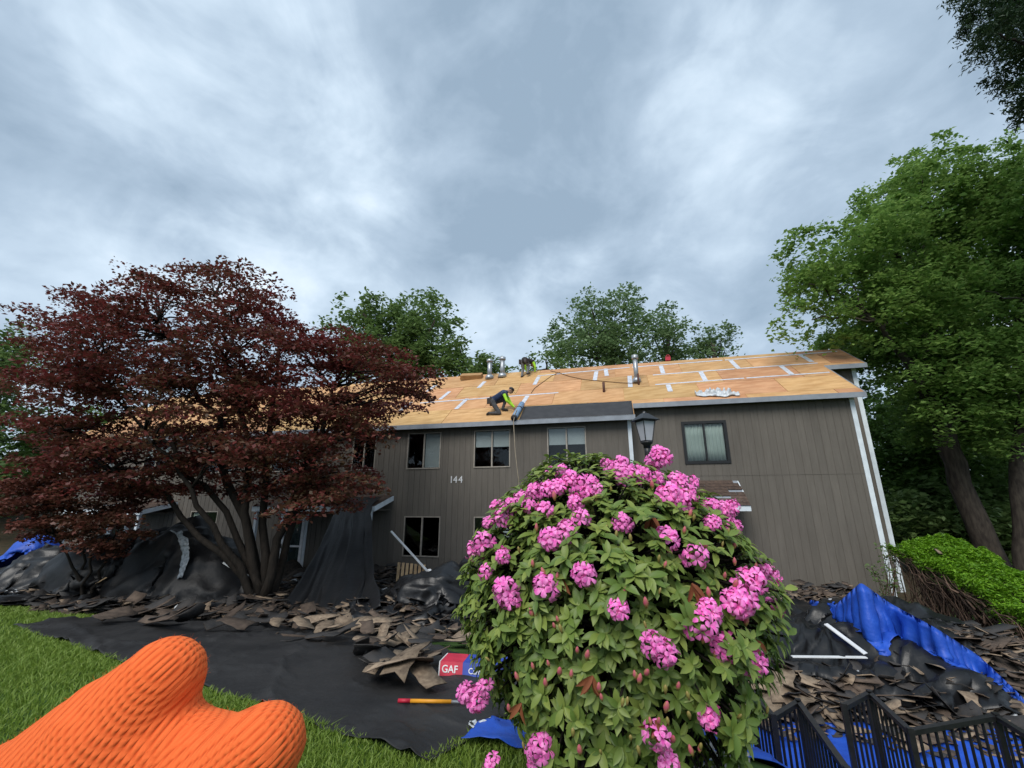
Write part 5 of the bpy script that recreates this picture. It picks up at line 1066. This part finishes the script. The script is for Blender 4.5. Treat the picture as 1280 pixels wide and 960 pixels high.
worker('worker', 'roofer in grey trousers bent double on the roof ridge', org, f2, dict(
    hip=(-.02, 0, .72), chest=(.36, 0, .80), neck=(.50, 0, .77), head=(.62, 0, .72), look=(.6, 0, -.8), crown=(.8, 0, .6),
    shL=(.38, .18, .78), shR=(.38, -.18, .78), elL=(.42, .24, .52), elR=(.42, -.27, .52), haL=(.50, .16, .34), haR=(.50, -.20, .32), hpL=(-.02, .10, .70), hpR=(-.02, -.10, .70),
    knL=(.06, .12, .38 + z2(.06, .12)), knR=(.10, -.13, .40 + z2(.1, -.13)), anL=(-.06, .12, .09 + z2(-.06, .12)), anR=(.0, -.13, .09 + z2(0, -.13)), toL=(.10, .13, .05 + z2(.1, .13)), toR=(.16, -.14, .05 + z2(.16, -.14))),
    dict(shirt='dark_cloth', sleeve='lime', pants='pants_light', boots='leather', skin='skin'), 2, 'lime')
# ================================================================== THE GLOVED HAND HELD UP BESIDE THE CAMERA
def glove():
    RT = np.array([1, 0, 0.]); FW = np.array([0, math.cos(PITCH), math.sin(PITCH)]); UP = np.array([0, -math.sin(PITCH), math.cos(PITCH)])
    def C(x, y, d): return EYE + FW * d + RT * ((x - 640) / F * d) + UP * ((480 - y) / F * d)
    k = lambda r, d: r * d / F * .94
    chains = [[(-330, 1420, .235, 150), (-180, 1240, .225, 150), (-60, 1130, .215, 165), (60, 1035, .20, 128), (146, 928, .20, 90), (204, 848, .205, 52)],          # wrist, back of hand, pointing finger
              [(60, 1090, .205, 120), (200, 1030, .195, 92), (290, 965, .19, 66), (330, 934, .188, 54)],                                                            # thumb
              [(150, 930, .20, 80), (235, 948, .197, 57), (300, 960, .19, 55)],                                                                                       # web between
              [(20, 1080, .22, 90), (190, 1110, .24, 62), (260, 1160, .225, 52), (215, 1215, .205, 46)],                                                             # curled fingers
              [(-10, 1130, .225, 85), (150, 1190, .245, 60), (215, 1245, .23, 50), (165, 1290, .21, 44)],
              [(-50, 1180, .225, 80), (100, 1265, .245, 52), (155, 1310, .232, 44), (115, 1345, .215, 40)]]
    caps = []; ax = []
    for ch in chains:
        for (x0, y0, d0, r0), (x1, y1, d1, r1) in zip(ch[:-1], ch[1:]): caps.append((C(x0, y0, d0), k(r0, d0), C(x1, y1, d1), k(r1, d1)))
    for ch in chains[:2]:
        P = np.array([C(x, y, d) for x, y, d, r in ch]); ax.append(P)
    me = body_mesh('gloved_hand', caps, .0020, 12)
    n = len(me.vertices); co = np.empty(n * 3); me.vertices.foreach_get('co', co); co = co.reshape(-1, 3)
    # knit direction: ribs run along each finger, stitches round it
    uv = []
    for P in ax:
        best = np.full(n, 9.); t = np.zeros(n); ang = np.zeros(n); L0 = 0
        for a, b in zip(P[:-1], P[1:]):
            d = b - a; L_ = np.linalg.norm(d); s_ = np.clip(((co - a) @ d) / L_ ** 2, 0, 1); off = co - (a + s_[:, None] * d); dist = np.linalg.norm(off, axis=1); m = dist < best
            best[m] = dist[m]; t[m] = (L0 + s_ * L_)[m] + np.where(s_ >= 1, ((co - b) @ d) / L_, 0)[m]; dd = P[-1] - P[0]; dd = dd / np.linalg.norm(dd); x = np.cross(dd, FW); x /= np.linalg.norm(x); y = np.cross(dd, x); ang[m] = (off @ x)[m]; t[m] += .8 * (off @ y)[m]; L0 += L_
        uv.append((best, t, ang))
    w = 1 / (1 + np.exp((uv[0][0] - uv[1][0] - .004) / .0022))
    z = np.zeros(n)
    for nm_, ty, fld, dat in (('rib', 'FLOAT_VECTOR', 'vector', np.c_[uv[0][1], uv[0][2], z]), ('rib2', 'FLOAT_VECTOR', 'vector', np.c_[uv[1][1], uv[1][2], z]), ('mixw', 'FLOAT', 'value', w)):
        at_ = me.attributes.new(nm_, ty, 'POINT'); at_.data.foreach_set(fld, np.ascontiguousarray(dat, np.float32).ravel())
    m = bpy.data.materials.new('orange_knit'); m.use_nodes = True; nt = m.node_tree; N = nt.nodes; L = nt.links; b = N['Principled BSDF']; b.inputs['Roughness'].default_value = .9; b.inputs['Specular IOR Level'].default_value = .15; b.inputs['Sheen Weight'].default_value = .35; b.inputs['Sheen Tint'].default_value = (1, .35, .12, 1)
    def M_(op, x, y=None, c=None):
        q = N.new('ShaderNodeMath'); q.operation = op
        for i, v in enumerate((x, y, c)):
            if v is None: continue
            if isinstance(v, (int, float)): q.inputs[i].default_value = v
            else: L.new(v, q.inputs[i])
        return q.outputs[0]
    def knit(attr, pitch):
        at = N.new('ShaderNodeAttribute'); at.attribute_name = attr; sp = N.new('ShaderNodeSeparateXYZ'); L.new(at.outputs['Vector'], sp.inputs[0])
        wob = N.new('ShaderNodeTexNoise'); wob.inputs['Scale'].default_value = 60; L.new(at.outputs['Vector'], wob.inputs[0]); jit = M_('MULTIPLY', M_('SUBTRACT', wob.outputs['Fac'], .5), .0022)
        rv = M_('ADD', sp.outputs[1], jit); rt = sp.outputs[0]
        rib = M_('POWER', M_('ABSOLUTE', M_('SINE', M_('MULTIPLY', rv, math.pi / pitch))), .8)
        st = M_('MULTIPLY_ADD', M_('SINE', M_('MULTIPLY_ADD', M_('ABSOLUTE', M_('SINE', M_('MULTIPLY', rv, math.pi / pitch))), 2.4, M_('MULTIPLY', rt, 2 * math.pi / .0024))), .5, .5)
        return M_('ADD', M_('MULTIPLY', rib, .65), M_('MULTIPLY', st, .35))
    aw = N.new('ShaderNodeAttribute'); aw.attribute_name = 'mixw'; mx = N.new('ShaderNodeMix'); mx.data_type = 'FLOAT'; L.new(aw.outputs['Fac'], mx.inputs[0]); L.new(knit('rib2', .0027), mx.inputs[2]); L.new(knit('rib', .0028), mx.inputs[3]); hgt = mx.outputs[0]
    fz = N.new('ShaderNodeTexNoise'); fz.inputs['Scale'].default_value = 900; fz.inputs['Detail'].default_value = 3; tc = N.new('ShaderNodeTexCoord'); L.new(tc.outputs['Object'], fz.inputs[0])
    bp = N.new('ShaderNodeBump'); bp.inputs['Strength'].default_value = .9; bp.inputs['Distance'].default_value = .0007; L.new(M_('ADD', hgt, M_('MULTIPLY', fz.outputs['Fac'], .35)), bp.inputs['Height']); L.new(bp.outputs[0], b.inputs['Normal'])
    cr = N.new('ShaderNodeValToRGB'); e = cr.color_ramp.elements; e[0].color = (.62, .075, .016, 1); e[1].color = (.86, .155, .040, 1); e[0].position = .1; e[1].position = .75; L.new(hgt, cr.inputs[0]); L.new(cr.outputs[0], b.inputs['Base Color'])
    o = link('gloved_hand', me, m, None, True); tag(o, 'bright orange ribbed knit glove on a hand raised over the lawn', 'gloved hand')
    # loose wool fibres
    g = np.random.default_rng(4); nr = np.empty(n * 3); me.vertices.foreach_get('normal', nr); nr = nr.reshape(-1, 3); pick = g.choice(n, min(n, 16000), replace=False); p = co[pick]; d = nr[pick] + g.normal(0, .8, (len(pick), 3)); d /= np.linalg.norm(d, axis=1)[:, None]
    s_ = np.cross(d, g.normal(0, 1, (len(pick), 3))); s_ /= np.linalg.norm(s_, axis=1)[:, None]; l = g.uniform(.0006, .0016, len(pick))[:, None]; bend = g.normal(0, .0004, (len(pick), 3)); w_ = .00004
    V = np.stack([p - s_ * w_, p + s_ * w_, p + d * l * .6 + bend + s_ * w_, p + d * l * .6 + bend - s_ * w_, p + d * l + bend * 2.5], 1).reshape(-1, 3); i = np.arange(len(pick))[:, None] * 5
    mat('wool', (.92, .16, .03), .9); fb = link('wool_fibres', npmesh('wool_fibres', V, np.concatenate([i + np.array([[0, 1, 2]]), i + np.array([[0, 2, 3]]), i + np.array([[3, 2, 4]])])), 'wool', o); fb['kind'] = 'stuff'
glove()
